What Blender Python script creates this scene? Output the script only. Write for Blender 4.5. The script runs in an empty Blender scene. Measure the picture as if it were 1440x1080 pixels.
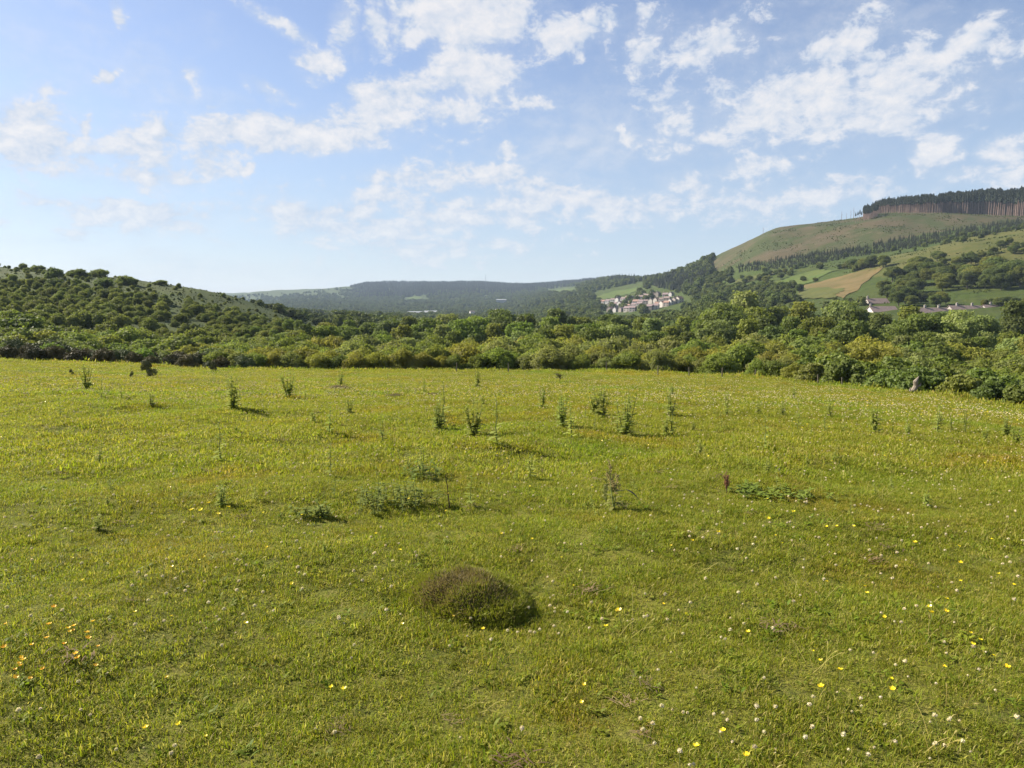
import bpy, math, random
import numpy as np
from mathutils import Vector

scene = bpy.context.scene
COL = scene.collection
R = math.radians
FPX, HORIZ, CAMZ = 1000.0, 430.0, 1.6            # focal length and horizon row in the photograph's pixels
PITCH = math.atan((540 - HORIZ) / FPX)

# ------------------------------------------------------------------ camera
cam = bpy.data.cameras.new('camera')
cam.sensor_width = 36
cam.lens = 36 * FPX / 1440
cam.clip_start, cam.clip_end = 0.05, 20000
camo = bpy.data.objects.new('camera', cam)
COL.objects.link(camo)
camo.location = (0, 0, CAMZ)
camo.rotation_euler = (R(90) - PITCH, 0, 0)
scene.camera = camo

# ------------------------------------------------------------------ exposure
scene.view_settings.view_transform = 'Standard'
scene.view_settings.look = 'None'
EXPO = 1.52
scene.view_settings.exposure = EXPO
scene.view_settings.gamma = 1.0
scene.cycles.use_denoising = True
scene.cycles.max_bounces = 6
scene.cycles.diffuse_bounces = 4
scene.cycles.glossy_bounces = 1
scene.cycles.transmission_bounces = 3
scene.cycles.transparent_max_bounces = 4
scene.cycles.caustics_reflective = False
scene.cycles.caustics_refractive = False

# ------------------------------------------------------------------ sun
SUN_AZ, SUN_EL = R(-66), R(35)                    # azimuth measured clockwise from straight ahead
SUNV = Vector((math.sin(SUN_AZ) * math.cos(SUN_EL), math.cos(SUN_AZ) * math.cos(SUN_EL), math.sin(SUN_EL)))
sun = bpy.data.lights.new('sun', 'SUN')
sun.energy = 4.6
sun.angle = R(0.5)
sun.color = (1.0, 0.91, 0.76)
suno = bpy.data.objects.new('sun', sun)
COL.objects.link(suno)
suno.rotation_euler = SUNV.to_track_quat('Z', 'Y').to_euler()
suno.location = SUNV * 300

# ------------------------------------------------------------------ node helpers
class NT:
    def __init__(self, nt):
        self.nt = nt
    def n(self, typ, **kw):
        nd = self.nt.nodes.new(typ)
        for k, v in kw.items():
            setattr(nd, k, v)
        return nd
    def link(self, a, b):
        self.nt.links.new(a, b)
    def put(self, sock, v):
        if isinstance(v, bpy.types.NodeSocket):
            self.link(v, sock)
        else:
            sock.default_value = v
    def math(self, op, a, b=0.0, c=None, clamp=False):
        nd = self.n('ShaderNodeMath', operation=op, use_clamp=clamp)
        self.put(nd.inputs[0], a)
        self.put(nd.inputs[1], b)
        if c is not None:
            self.put(nd.inputs[2], c)
        return nd.outputs[0]
    def vmath(self, op, a, b=(0, 0, 0)):
        nd = self.n('ShaderNodeVectorMath', operation=op)
        self.put(nd.inputs[0], a)
        if op == 'SCALE':
            self.put(nd.inputs['Scale'], b)
        else:
            self.put(nd.inputs[1], b)
        return nd.outputs['Value'] if op in ('LENGTH', 'DOT_PRODUCT', 'DISTANCE') else nd.outputs[0]
    def mix(self, fac, a, b, mode='MIX'):
        nd = self.n('ShaderNodeMix', data_type='RGBA', blend_type=mode)
        self.put(nd.inputs[0], fac)
        self.put(nd.inputs[6], a)
        self.put(nd.inputs[7], b)
        return nd.outputs[2]
    def noise(self, vec, scale, detail=4, rough=0.55, dist=0.0):
        nd = self.n('ShaderNodeTexNoise')
        self.put(nd.inputs['Vector'], vec)
        nd.inputs['Scale'].default_value = scale
        nd.inputs['Detail'].default_value = detail
        nd.inputs['Roughness'].default_value = rough
        nd.inputs['Distortion'].default_value = dist
        return nd.outputs['Fac']
    def ramp(self, fac, lo, hi, tlo=0.0, thi=1.0, smooth=True):
        nd = self.n('ShaderNodeMapRange', interpolation_type='SMOOTHSTEP' if smooth else 'LINEAR')
        self.put(nd.inputs[0], fac)
        nd.inputs[1].default_value = lo
        nd.inputs[2].default_value = hi
        nd.inputs[3].default_value = tlo
        nd.inputs[4].default_value = thi
        return nd.outputs[0]

def c4(c):
    return (c[0], c[1], c[2], 1.0)

# ------------------------------------------------------------------ pixel <-> world
def ray(u, v):
    up = (540 - v) / FPX
    cp, sp = math.cos(PITCH), math.sin(PITCH)
    return np.array([(u - 720) / FPX, cp + up * sp, -sp + up * cp])

def zrow(v, Y):
    d = ray(720, v)
    return CAMZ + Y * d[2] / d[1]

def xcol(u, Y, z):
    D = Y * math.cos(PITCH) - (z - CAMZ) * math.sin(PITCH)
    return (u - 720) / FPX * D

# ------------------------------------------------------------------ world: clear sky with fair-weather cloud
world = bpy.data.worlds.new('World')
scene.world = world
world.use_nodes = True
wt = world.node_tree
wt.nodes.clear()
W = NT(wt)
SKY_STRENGTH = 0.053
sky = W.n('ShaderNodeTexSky', sky_type='NISHITA', sun_disc=False)
sky.sun_elevation = SUN_EL
sky.sun_rotation = SUN_AZ % (2 * math.pi)
sky.altitude = 150
sky.air_density = 1.0
sky.dust_density = 0.35
sky.ozone_density = 1.8
tc = W.n('ShaderNodeTexCoord')
dirn = tc.outputs['Generated']
sx = W.n('ShaderNodeSeparateXYZ')
W.link(dirn, sx.inputs[0])
az = W.math('ARCTAN2', sx.outputs[0], sx.outputs[1])
el = W.math('ARCSINE', sx.outputs[2])
# cloud-deck projection: finer towards the horizon
zden = W.math('ADD', W.math('MAXIMUM', sx.outputs[2], 0.0), 0.16)
cb = W.n('ShaderNodeCombineXYZ')
W.link(W.math('DIVIDE', sx.outputs[0], zden), cb.inputs[0])
W.link(W.math('DIVIDE', sx.outputs[1], zden), cb.inputs[1])
deck = cb.outputs[0]
wn = W.n('ShaderNodeTexNoise')
W.link(dirn, wn.inputs['Vector'])
wn.inputs['Scale'].default_value = 9.0
wn.inputs['Detail'].default_value = 5
wn.inputs['Roughness'].default_value = 0.6
wsub = W.vmath('SUBTRACT', wn.outputs['Color'], (0.5, 0.5, 0.5))
warp = W.vmath('SCALE', wsub, 0.10)
ae = W.n('ShaderNodeCombineXYZ')
W.link(az, ae.inputs[0])
W.link(el, ae.inputs[1])
aew = W.vmath('ADD', ae.outputs[0], warp)
aew = W.vmath('MULTIPLY', aew, (1, 1, 0))
#        u    v    ru   rv  tilt strength
LOBES = [(640, 18, 115, 62, 0, 1.15), (665, 105, 80, 66, 0, 1.15), (735, 128, 50, 16, -5, .75), (650, 160, 70, 30, 0, .6),
         (488, 42, 32, 42, 0, .72), (530, 38, 20, 44, 0, .75), (450, 90, 42, 22, -10, .72), (395, 36, 78, 17, 32, .66),
         (440, 190, 165, 42, -5, .80), (545, 160, 110, 44, -18, .86), (335, 190, 70, 34, 0, .66), (215, 195, 75, 50, 0, .66),
         (215, 240, 110, 34, 0, .55), (40, 175, 95, 70, 0, .80), (126, 172, 13, 34, 12, .62), (143, 108, 18, 11, 10, .62),
         (156, 22, 16, 26, -25, .55), (372, 120, 44, 13, 18, .55), (262, 110, 36, 32, 0, .44),
         (815, 48, 95, 32, -8, .74), (915, 58, 48, 46, -35, .70), (1005, 58, 92, 48, 0, .66), (1100, 150, 175, 62, -12, .70),
         (1255, 125, 165, 74, -10, .74), (1320, 85, 110, 36, -22, .62), (950, 175, 75, 62, -30, .60), (1213, 100, 34, 20, 0, .95),
         (1315, 202, 42, 34, -15, .95), (1425, 210, 44, 30, 0, .95), (1160, 75, 90, 26, -20, .62), (745, 132, 40, 14, 0, .7),
         (650, 252, 110, 32, 0, .72), (560, 262, 60, 20, 0, .6), (300, 225, 60, 30, 0, .6), (90, 230, 80, 26, 0, .6), (1000, 275, 80, 24, 0, .6), (715, 216, 20, 14, -20, .75), (960, 254, 58, 24, -8, .74), (1060, 232, 90, 24, 0, .58),
         (850, 285, 170, 40, 0, .62), (690, 300, 240, 44, 0, .60), (180, 305, 190, 40, 0, .60), (470, 315, 200, 44, 0, .58), (620, 345, 260, 26, 0, .42),
         (1080, 285, 220, 34, 0, .50), (875, 188, 20, 14, -20, .62), (240, 292, 40, 14, -20, .5), (1400, 240, 110, 22, 0, .55), (355, 242, 16, 10, -30, .7)]
dens = None
for (u, v, ru, rv, tilt, st) in LOBES:
    st = st if st > 0.82 else st * 0.72 + 0.25
    d = ray(u, v)
    d = d / np.linalg.norm(d)
    a0, e0 = math.atan2(d[0], d[1]), math.asin(d[2])
    k = (d[1] ** 1.2)
    mp = W.n('ShaderNodeMapping', vector_type='TEXTURE')
    W.link(aew, mp.inputs['Vector'])
    mp.inputs['Location'].default_value = (a0, e0, 0)
    mp.inputs['Rotation'].default_value = (0, 0, R(-tilt))
    mp.inputs['Scale'].default_value = (ru * 1.35 * k / FPX, rv * 1.35 * k / FPX, 1)
    ln = W.vmath('LENGTH', mp.outputs[0])
    f = W.ramp(ln, 0.0, 1.0, st, 0.0, smooth=False)
    dens = f if dens is None else W.math('MAXIMUM', dens, f)
pvec = W.vmath('MULTIPLY', dirn, (1.0, 1.0, 1.5))
puff = W.noise(pvec, 30.0, 9, 0.66, 0.25)
deckn = W.noise(deck, 2.6, 8, 0.62, 0.2)
nn = W.math('ADD', W.math('MULTIPLY', puff, 0.55), W.math('MULTIPLY', deckn, 0.45))
fluff = W.math('MULTIPLY', W.math('SUBTRACT', nn, 0.5), 2.6)
thick = W.math('ADD', dens, fluff)
sharp = W.ramp(thick, 0.20, 0.56)
soft = W.ramp(W.math('ADD', dens, W.math('MULTIPLY', fluff, 0.35)), 0.05, 0.75, 0.0, 0.62)
bits = W.ramp(W.math('ADD', W.math('MULTIPLY', W.noise(deck, 0.55, 4, 0.6), 1.0), W.math('MULTIPLY', fluff, 0.16)), 0.45, 0.70, 0.0, 0.66)
alpha = W.math('MAXIMUM', W.math('MAXIMUM', W.math('MULTIPLY', sharp, 0.96), soft), bits)
veil = W.ramp(el, 0.0, 0.42, 0.62, 0.10)
# self-shading of the puffs: density a little way towards the sun
offs = W.vmath('ADD', pvec, (-0.010, 0, 0.014))
puff2 = W.noise(offs, 30.0, 9, 0.66, 0.25)
lit = W.math('ADD', 0.62, W.math('MULTIPLY', W.math('SUBTRACT', puff, puff2), 2.6), clamp=True)
core = W.ramp(thick, 0.25, 0.9)
lit2 = W.math('ADD', W.math('MULTIPLY', lit, 0.6), W.math('MULTIPLY', core, 0.4))
CW = 1.0 / (SKY_STRENGTH * 2 ** EXPO)
cc = W.mix(lit2, (0.52 * CW, 0.63 * CW, 0.79 * CW, 1), (0.92 * CW, 0.90 * CW, 0.90 * CW, 1))
cfac = W.math('MULTIPLY', alpha, W.ramp(el, 0.02, 0.20, 0.62, 0.95))
cfac = W.math('MULTIPLY', cfac, W.ramp(sx.outputs[2], 0.0, 0.02))
skyhaze = W.mix(veil, W.mix(1.0, sky.outputs[0], (1.07, 0.975, 1.02, 1), 'MULTIPLY'), (0.47 * CW, 0.60 * CW, 0.745 * CW, 1))
skyc = W.mix(cfac, skyhaze, cc)
bg = W.n('ShaderNodeBackground')
W.link(skyc, bg.inputs[0])
bg.inputs[1].default_value = SKY_STRENGTH
wo = W.n('ShaderNodeOutputWorld')
W.link(bg.outputs[0], wo.inputs[0])

# ------------------------------------------------------------------ terrain function
CTRL = {  # column: (depth, row) pairs, beyond the flat ground at the viewer's feet
    -400: [(15, 566), (25, 535), (40, 510), (58, 492), (75, 496), (95, 488), (130, 455), (180, 410), (230, 375), (290, 340), (330, 340), (450, 370), (800, 420), (1500, 438), (2500, 432), (4000, 418), (6500, 414)],
    0: [(15, 570), (25, 545), (40, 523), (60, 507), (75, 513), (95, 506), (130, 480), (180, 443), (230, 412), (290, 374), (330, 377), (450, 402), (800, 430), (1500, 438), (2500, 432), (4000, 418), (6500, 414)],
    150: [(15, 573), (25, 549), (40, 528), (60, 513), (80, 519), (110, 505), (150, 478), (200, 443), (250, 411), (300, 388), (340, 391), (500, 418), (1000, 440), (1500, 440), (2500, 432), (4000, 418), (6500, 414)],
    260: [(15, 575), (25, 552), (40, 533), (62, 519), (80, 526), (120, 508), (180, 470), (250, 425), (300, 402), (350, 405), (500, 425), (1000, 444), (1600, 442), (2500, 433), (4000, 417), (6500, 414)],
    330: [(15, 575), (25, 553), (40, 535), (62, 521), (80, 528), (120, 512), (180, 480), (250, 445), (310, 416), (360, 420), (600, 440), (1200, 446), (2000, 440), (3000, 428), (4200, 413), (6500, 414)],
    450: [(15, 575), (25, 554), (40, 537), (63, 522), (80, 531), (120, 522), (200, 495), (300, 468), (400, 452), (700, 448), (1500, 445), (2000, 438), (3000, 420), (4000, 405), (6500, 411)],
    520: [(15, 575), (25, 555), (40, 538), (64, 523), (82, 532), (125, 524), (210, 502), (350, 476), (700, 455), (1500, 446), (2000, 440), (2900, 424), (3700, 405), (4200, 401), (6500, 410)],
    600: [(15, 575), (25, 555), (40, 539), (65, 523), (85, 533), (130, 525), (220, 505), (400, 480), (800, 460), (1500, 446), (2000, 440), (2800, 425), (3600, 404), (4200, 398), (6500, 408)],
    720: [(15, 576), (25, 556), (40, 540), (66, 523), (85, 533), (130, 527), (220, 507), (400, 480), (800, 460), (1400, 448), (2000, 436), (2800, 420), (3600, 405), (4200, 402), (6500, 410)],
    860: [(15, 577), (25, 558), (40, 541), (66, 524), (85, 535), (130, 528), (220, 508), (400, 480), (700, 458), (1000, 438), (1200, 426), (1500, 408), (1800, 396), (2200, 391), (3600, 396), (6500, 408)],
    960: [(15, 578), (25, 560), (40, 543), (63, 527), (85, 537), (130, 528), (220, 505), (400, 470), (700, 443), (1000, 410), (1150, 390), (1300, 381), (1600, 385), (2200, 398), (6500, 410)],
    1020: [(15, 580), (25, 562), (40, 545), (60, 529), (80, 539), (125, 529), (210, 505), (350, 468), (560, 436), (800, 405), (1000, 368), (1120, 348), (1250, 352), (2200, 400), (6500, 410)],
    1080: [(15, 582), (25, 564), (40, 548), (57, 532), (75, 541), (120, 530), (200, 505), (320, 465), (450, 440), (600, 418), (750, 390), (900, 350), (1000, 319), (1100, 322), (2200, 395), (6500, 410)],
    1240: [(15, 590), (25, 572), (35, 560), (45, 550), (65, 558), (110, 535), (180, 500), (300, 455), (380, 432), (480, 400), (580, 369), (620, 363), (700, 358), (800, 325), (880, 301), (1000, 298), (2200, 380), (6500, 410)],
    1340: [(15, 595), (25, 580), (40, 561), (60, 566), (105, 538), (180, 495), (290, 452), (360, 432), (450, 394), (550, 345), (595, 338), (660, 340), (760, 320), (870, 297), (1000, 296), (2200, 380), (6500, 410)],
    1440: [(15, 602), (25, 586), (34, 578), (55, 582), (100, 540), (180, 490), (280, 450), (340, 432), (420, 390), (520, 338), (570, 319), (620, 322), (720, 321), (800, 307), (860, 300), (1000, 297), (2200, 380), (6500, 410)],
    1840: [(12, 625), (25, 600), (34, 598), (55, 596), (100, 545), (180, 480), (280, 430), (340, 412), (420, 360), (520, 300), (570, 280), (620, 283), (720, 290), (800, 285), (860, 280), (1000, 285), (2200, 380), (6500, 410)],
}
UC = sorted(CTRL)
LY0, LY1, NLY, NU = math.log(2.0), math.log(6500), 360, 280
lys = np.linspace(LY0, LY1, NLY)
uus = np.linspace(UC[0], UC[-1], NU)
base = np.zeros((len(UC), NLY))
for i, u in enumerate(UC):
    ys = [1.0, 6.0] + [p[0] for p in CTRL[u]]
    zs = [0.0, 0.0] + [zrow(p[1], p[0]) for p in CTRL[u]]
    base[i] = np.interp(np.exp(lys), ys, zs)
TAB = np.zeros((NU, NLY))
for j in range(NLY):
    TAB[:, j] = np.interp(uus, UC, base[:, j])
def blur(a, axis, sig):
    r = int(3 * sig) + 1
    k = np.exp(-0.5 * (np.arange(-r, r + 1) / sig) ** 2)
    k /= k.sum()
    pad = [(0, 0), (0, 0)]
    pad[axis] = (r, r)
    b = np.pad(a, pad, mode='edge')
    return np.apply_along_axis(lambda m: np.convolve(m, k, 'valid'), axis, b)
TAB = blur(blur(TAB, 0, 1.7), 1, 1.5)

_hrng = np.random.RandomState(5)
_HW = [(_hrng.uniform(0, 6.28), _hrng.uniform(0, 6.28), l, a) for l, a in
       [(0.9, .010), (1.4, .016), (2.1, .034), (3.3, .055), (5.2, .09), (9, .08), (16, .12), (28, .2), (55, .7), (110, 1.6), (260, 3.5), (600, 7)] for _ in (0, 1)]
def Z(x, y):
    x = np.asarray(x, float)
    y = np.asarray(y, float)
    Y = np.maximum(y, 2.0)
    u = np.clip(720 + 1006 * x / Y, UC[0], UC[-1])
    fu = (u - UC[0]) / (UC[-1] - UC[0]) * (NU - 1)
    fy = np.clip((np.log(Y) - LY0) / (LY1 - LY0) * (NLY - 1), 0, NLY - 1.001)
    iu = np.clip(fu.astype(int), 0, NU - 2)
    iy = np.clip(fy.astype(int), 0, NLY - 2)
    a, b = fu - iu, fy - iy
    z = (TAB[iu, iy] * (1 - a) * (1 - b) + TAB[iu + 1, iy] * a * (1 - b) + TAB[iu, iy + 1] * (1 - a) * b + TAB[iu + 1, iy + 1] * a * b)
    dist = np.hypot(x, y)
    for (p, q, l, amp) in _HW:
        cap = np.minimum(amp, amp * np.maximum(dist - 2.0 * l, 0) / (8 * l) + (amp if l < 4 else 0))
        z = z + cap * 0.5 * np.sin(x * 6.283 / l * math.cos(p) + y * 6.283 / l * math.sin(p) + q)
    return z
def zat(x, y):
    return float(Z(np.array([x]), np.array([y]))[0])

_YS = np.exp(np.linspace(math.log(2.0), math.log(6400), 5000))
def hit(u, v):
    """first point of the terrain along the ray through a photograph pixel"""
    d = ray(u, v)
    xs, zs = d[0] / d[1] * _YS, CAMZ + d[2] / d[1] * _YS
    below = np.nonzero(zs < Z(xs, _YS))[0]
    i = below[0] if len(below) else len(_YS) - 1
    return float(xs[i]), float(_YS[i]), zat(xs[i], _YS[i])
def prow(x, y, z):
    D = y * math.cos(PITCH) - (z - CAMZ) * math.sin(PITCH)
    upc = y * math.sin(PITCH) + (z - CAMZ) * math.cos(PITCH)
    return 720 + FPX * x / D, 540 - FPX * upc / D

EDGE_U = [-400, 0, 330, 720, 1000, 1100, 1200, 1300, 1440, 1840]
EDGE_Y = [58, 60, 62, 66, 61, 55, 48, 42, 34, 30]
def edgeY(u):
    return float(np.interp(u, EDGE_U, EDGE_Y))

# ------------------------------------------------------------------ mesh helpers
def mesh_np(name, V, F, mats=(), midx=None, smooth=False, attrs=None):
    """F: list of integer arrays (n,3) / (n,4)"""
    me = bpy.data.meshes.new(name)
    V = np.asarray(V, np.float32)
    me.vertices.add(len(V))
    me.vertices.foreach_set('co', V.ravel())
    F = [np.asarray(f, np.int32) for f in F if len(f)]
    loops = np.concatenate([f.ravel() for f in F])
    tot = np.concatenate([np.full(len(f), f.shape[1], np.int32) for f in F])
    start = np.concatenate([[0], np.cumsum(tot)[:-1]]).astype(np.int32)
    me.loops.add(len(loops))
    me.polygons.add(len(tot))
    me.loops.foreach_set('vertex_index', loops)
    me.polygons.foreach_set('loop_start', start)
    me.polygons.foreach_set('loop_total', tot)
    if midx is not None:
        me.polygons.foreach_set('material_index', np.asarray(midx, np.int32))
    me.polygons.foreach_set('use_smooth', np.full(len(tot), smooth, bool))
    for k, a in (attrs or {}).items():
        at = me.attributes.new(k, 'FLOAT', 'POINT')
        at.data.foreach_set('value', np.asarray(a, np.float32))
    for m in mats:
        me.materials.append(m)
    me.update(calc_edges=True)
    me.validate()
    return me

class MB:
    """collects pieces of one mesh"""
    def __init__(self):
        self.V, self.Q, self.T, self.A, self.n = [], [], [], [], 0
    def add(self, V, Q=None, T=None, a=0.0):
        V = np.asarray(V, float).reshape(-1, 3)
        self.V.append(V)
        self.A.append(np.full(len(V), a) if np.isscalar(a) else np.asarray(a))
        if Q is not None and len(Q):
            self.Q.append(np.asarray(Q, int) + self.n)
        if T is not None and len(T):
            self.T.append(np.asarray(T, int) + self.n)
        self.n += len(V)
    def box(self, c, s, rz=0.0):
        c = np.array(c, float)
        h = np.array(s, float) / 2
        P = np.array([[x, y, z] for z in (-1, 1) for (x, y) in ((-1, -1), (1, -1), (1, 1), (-1, 1))]) * h
        cs, sn = math.cos(rz), math.sin(rz)
        P = np.c_[P[:, 0] * cs - P[:, 1] * sn, P[:, 0] * sn + P[:, 1] * cs, P[:, 2]]
        self.add(P + c, [(3, 2, 1, 0), (4, 5, 6, 7), (0, 1, 5, 4), (1, 2, 6, 5), (2, 3, 7, 6), (3, 0, 4, 7)])
    def tube(self, pts, rad, n=6, a=0.0):
        pts = np.asarray(pts, float)
        rad = np.broadcast_to(np.asarray(rad, float), (len(pts),))
        V = []
        for i, p in enumerate(pts):
            t = pts[min(i + 1, len(pts) - 1)] - pts[max(i - 1, 0)]
            t = t / (np.linalg.norm(t) + 1e-9)
            ref = np.array([1.0, 0, 0]) if abs(t[0]) < 0.9 else np.array([0, 1.0, 0])
            e1 = np.cross(t, ref)
            e1 /= np.linalg.norm(e1)
            e2 = np.cross(t, e1)
            for k in range(n):
                an = 2 * math.pi * k / n
                V.append(p + rad[i] * (math.cos(an) * e1 + math.sin(an) * e2))
        V.append(pts[-1] + 0)
        Q = [(i * n + k, i * n + (k + 1) % n, (i + 1) * n + (k + 1) % n, (i + 1) * n + k) for i in range(len(pts) - 1) for k in range(n)]
        top = len(pts) * n
        T = [((len(pts) - 1) * n + k, (len(pts) - 1) * n + (k + 1) % n, top) for k in range(n)]
        self.add(V, Q, T, a)
    def mesh(self, name, mat, smooth=False, attr='hue'):
        F = []
        if self.Q:
            F.append(np.concatenate(self.Q))
        if self.T:
            F.append(np.concatenate(self.T))
        return mesh_np(name, np.concatenate(self.V), F, [mat], smooth=smooth, attrs={attr: np.concatenate(self.A)})

def obj(name, me, parent=None, loc=None, rz=None, scale=None):
    o = bpy.data.objects.new(name, me)
    COL.objects.link(o)
    if parent is not None:
        o.parent = parent
    if loc is not None:
        o.location = loc
    if rz is not None:
        o.rotation_euler = (0, 0, rz)
    if scale is not None:
        o.scale = scale if hasattr(scale, '__len__') else (scale,) * 3
    return o
def tag(o, label, cat, group=None):
    o['label'] = label
    o['category'] = cat
    if group:
        o['group'] = group
    return o
def kind(o, k, label=None):
    o['kind'] = k
    if label:
        o['label'] = label
    return o
def copy_tree(o, parent=None):
    c = o.copy()
    COL.objects.link(c)
    c.parent = parent
    for ch in list(o.children):
        copy_tree(ch, c)
    return c
def remove_tree(o):
    for ch in list(o.children):
        remove_tree(ch)
    bpy.data.objects.remove(o)

ONES = ['', 'first', 'second', 'third', 'fourth', 'fifth', 'sixth', 'seventh', 'eighth', 'ninth', 'tenth', 'eleventh', 'twelfth', 'thirteenth',
        'fourteenth', 'fifteenth', 'sixteenth', 'seventeenth', 'eighteenth', 'nineteenth']
TENS = {2: 'twenty', 3: 'thirty', 4: 'forty', 5: 'fifty', 6: 'sixty', 7: 'seventy', 8: 'eighty', 9: 'ninety'}
TENTH = {2: 'twentieth', 3: 'thirtieth', 4: 'fortieth', 5: 'fiftieth', 6: 'sixtieth', 7: 'seventieth', 8: 'eightieth', 9: 'ninetieth'}
def nth(n):
    if n < 20:
        return ONES[n]
    if n >= 100:
        return 'hundredth' if n == 100 else 'hundred-' + nth(n - 100)
    return TENTH[n // 10] if n % 10 == 0 else TENS[n // 10] + '-' + ONES[n % 10]

# ------------------------------------------------------------------ materials
def foliage(name, colr, trans=0.28, var=0.28, spec=0.25, rough=0.6, hue_cols=None, patch=None):
    m = bpy.data.materials.new(name)
    m.use_nodes = True
    m.node_tree.nodes.clear()
    N = NT(m.node_tree)
    oi = N.n('ShaderNodeObjectInfo')
    col = c4(colr)
    if hue_cols:                                   # per-blade hue attribute: base -> other colours
        at = N.n('ShaderNodeAttribute', attribute_name='hue')
        cr = N.n('ShaderNodeValToRGB')
        cr.color_ramp.interpolation = 'LINEAR'
        els = cr.color_ramp.elements
        els[0].position, els[0].color = hue_cols[0][0], c4(hue_cols[0][1])
        els[1].position, els[1].color = hue_cols[-1][0], c4(hue_cols[-1][1])
        for p, c in hue_cols[1:-1]:
            e = els.new(p)
            e.color = c4(c)
        N.link(at.outputs['Fac'], cr.inputs[0])
        col = cr.outputs[0]
    geo = N.n('ShaderNodeNewGeometry')
    if patch:                                      # broad patches of drier or lusher growth
        for (sc, lo, hi, pc, amt) in patch:
            f = N.ramp(N.noise(geo.outputs['Position'], sc, 4, 0.6), lo, hi, 0.0, amt)
            col = N.mix(f, col, c4(pc), 'MULTIPLY')
    val = N.ramp(oi.outputs['Random'], 0, 1, 1 - var, 1 + var, smooth=False)
    hs = N.n('ShaderNodeHueSaturation')
    N.put(hs.inputs['Color'], col)
    N.link(val, hs.inputs['Value'])
    rnd2 = N.math('FRACT', N.math('MULTIPLY', oi.outputs['Random'], 7.31))
    N.link(N.ramp(rnd2, 0, 1, 0.49, 0.515, smooth=False), hs.inputs['Hue'])
    tint = N.mix(1.0, hs.outputs[0], oi.outputs['Color'], 'MULTIPLY')
    pb = N.n('ShaderNodeBsdfPrincipled')
    N.link(tint, pb.inputs['Base Color'])
    pb.inputs['Roughness'].default_value = rough
    pb.inputs['Specular IOR Level'].default_value = spec
    out = N.n('ShaderNodeOutputMaterial')
    if trans > 0:
        tr = N.n('ShaderNodeBsdfTranslucent')
        N.link(N.mix(1.0, tint, (1.15, 1.2, 0.65, 1), 'MULTIPLY'), tr.inputs[0])
        mx = N.n('ShaderNodeMixShader')
        mx.inputs[0].default_value = trans
        N.link(pb.outputs[0], mx.inputs[1])
        N.link(tr.outputs[0], mx.inputs[2])
        N.link(mx.outputs[0], out.inputs[0])
    else:
        N.link(pb.outputs[0], out.inputs[0])
    return m

def plain(name, colr, rough=0.8, nscale=8.0, namt=0.35, spec=0.2, second=None):
    m = bpy.data.materials.new(name)
    m.use_nodes = True
    m.node_tree.nodes.clear()
    N = NT(m.node_tree)
    geo = N.n('ShaderNodeNewGeometry')
    oi = N.n('ShaderNodeObjectInfo')
    f = N.noise(geo.outputs['Position'], nscale, 5, 0.6)
    c2 = second or tuple(x * 0.5 for x in colr)
    col = N.mix(N.ramp(f, 0.35, 0.7, 0, namt * 2 if namt < .5 else 1), c4(colr), c4(c2))
    col = N.mix(1.0, col, oi.outputs['Color'], 'MULTIPLY')
    pb = N.n('ShaderNodeBsdfPrincipled')
    N.link(col, pb.inputs['Base Color'])
    pb.inputs['Roughness'].default_value = rough
    pb.inputs['Specular IOR Level'].default_value = spec
    out = N.n('ShaderNodeOutputMaterial')
    N.link(pb.outputs[0], out.inputs[0])
    return m

GREEN, LUSH, DRY, STRAW = (0.212, 0.236, 0.016), (0.128, 0.182, 0.016), (0.288, 0.258, 0.042), (0.42, 0.36, 0.14)
M = {}
M['grass'] = foliage('grass_blades', GREEN, trans=0.48, var=0.22, spec=0.18, rough=0.6,
                     hue_cols=[(0.0, LUSH), (0.35, GREEN), (0.68, DRY), (1.0, STRAW)],
                     patch=[(0.55, 0.50, 0.72, (1.18, 0.90, 0.8), 0.8), (0.16, 0.48, 0.68, (0.78, 1.0, 0.8), 0.9), (0.09, 0.50, 0.66, (1.15, 1.05, 0.9), 0.9), (2.2, 0.52, 0.72, (0.62, 0.62, 0.6), 0.7)])
M['willow'] = foliage('willow_leaves', (0.205, 0.207, 0.050), trans=0.50, var=0.16, spec=0.1)
M['broadleaf'] = foliage('broadleaf_leaves', (0.130, 0.150, 0.040), trans=0.44, var=0.22, spec=0.12)
M['scrub'] = foliage('scrub_leaves', (0.145, 0.165, 0.042), trans=0.45, var=0.26, spec=0.1)
M['gorse'] = foliage('gorse_spines', (0.075, 0.078, 0.032), trans=0.08, var=0.25, spec=0.15)
M['bramble'] = foliage('bramble_leaves', (0.150, 0.180, 0.042), trans=0.42, var=0.2)
M['conifer'] = foliage('conifer_needles', (0.038, 0.046, 0.024), trans=0.06, var=0.25, spec=0.12)
M['farwood'] = foliage('far_woodland_leaves', (0.085, 0.105, 0.028), trans=0.25, var=0.25, spec=0.06)
M['thistle'] = foliage('thistle_leaves', (0.30, 0.335, 0.085), trans=0.5, var=0.22, spec=0.05)
M['nettle'] = foliage('nettle_leaves', (0.180, 0.220, 0.030), trans=0.4, var=0.15)
M['dock'] = foliage('dock_leaves', (0.18, 0.19, 0.045), trans=0.25, var=0.15)
M['dead_dock'] = foliage('dead_dock_seeds', (0.22, 0.11, 0.055), trans=0.1, var=0.15)
M['dead_leaf_litter'] = foliage('withered_turf', (0.17, 0.12, 0.07), trans=0.15, var=0.35, spec=0.05)
M['dock_seed'] = foliage('dock_seeds', (0.30, 0.225, 0.10), trans=0.15, var=0.1, spec=0.1)
M['dead_leaf'] = foliage('withered_leaf', (0.060, 0.040, 0.024), trans=0.1, var=0.1)
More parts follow.
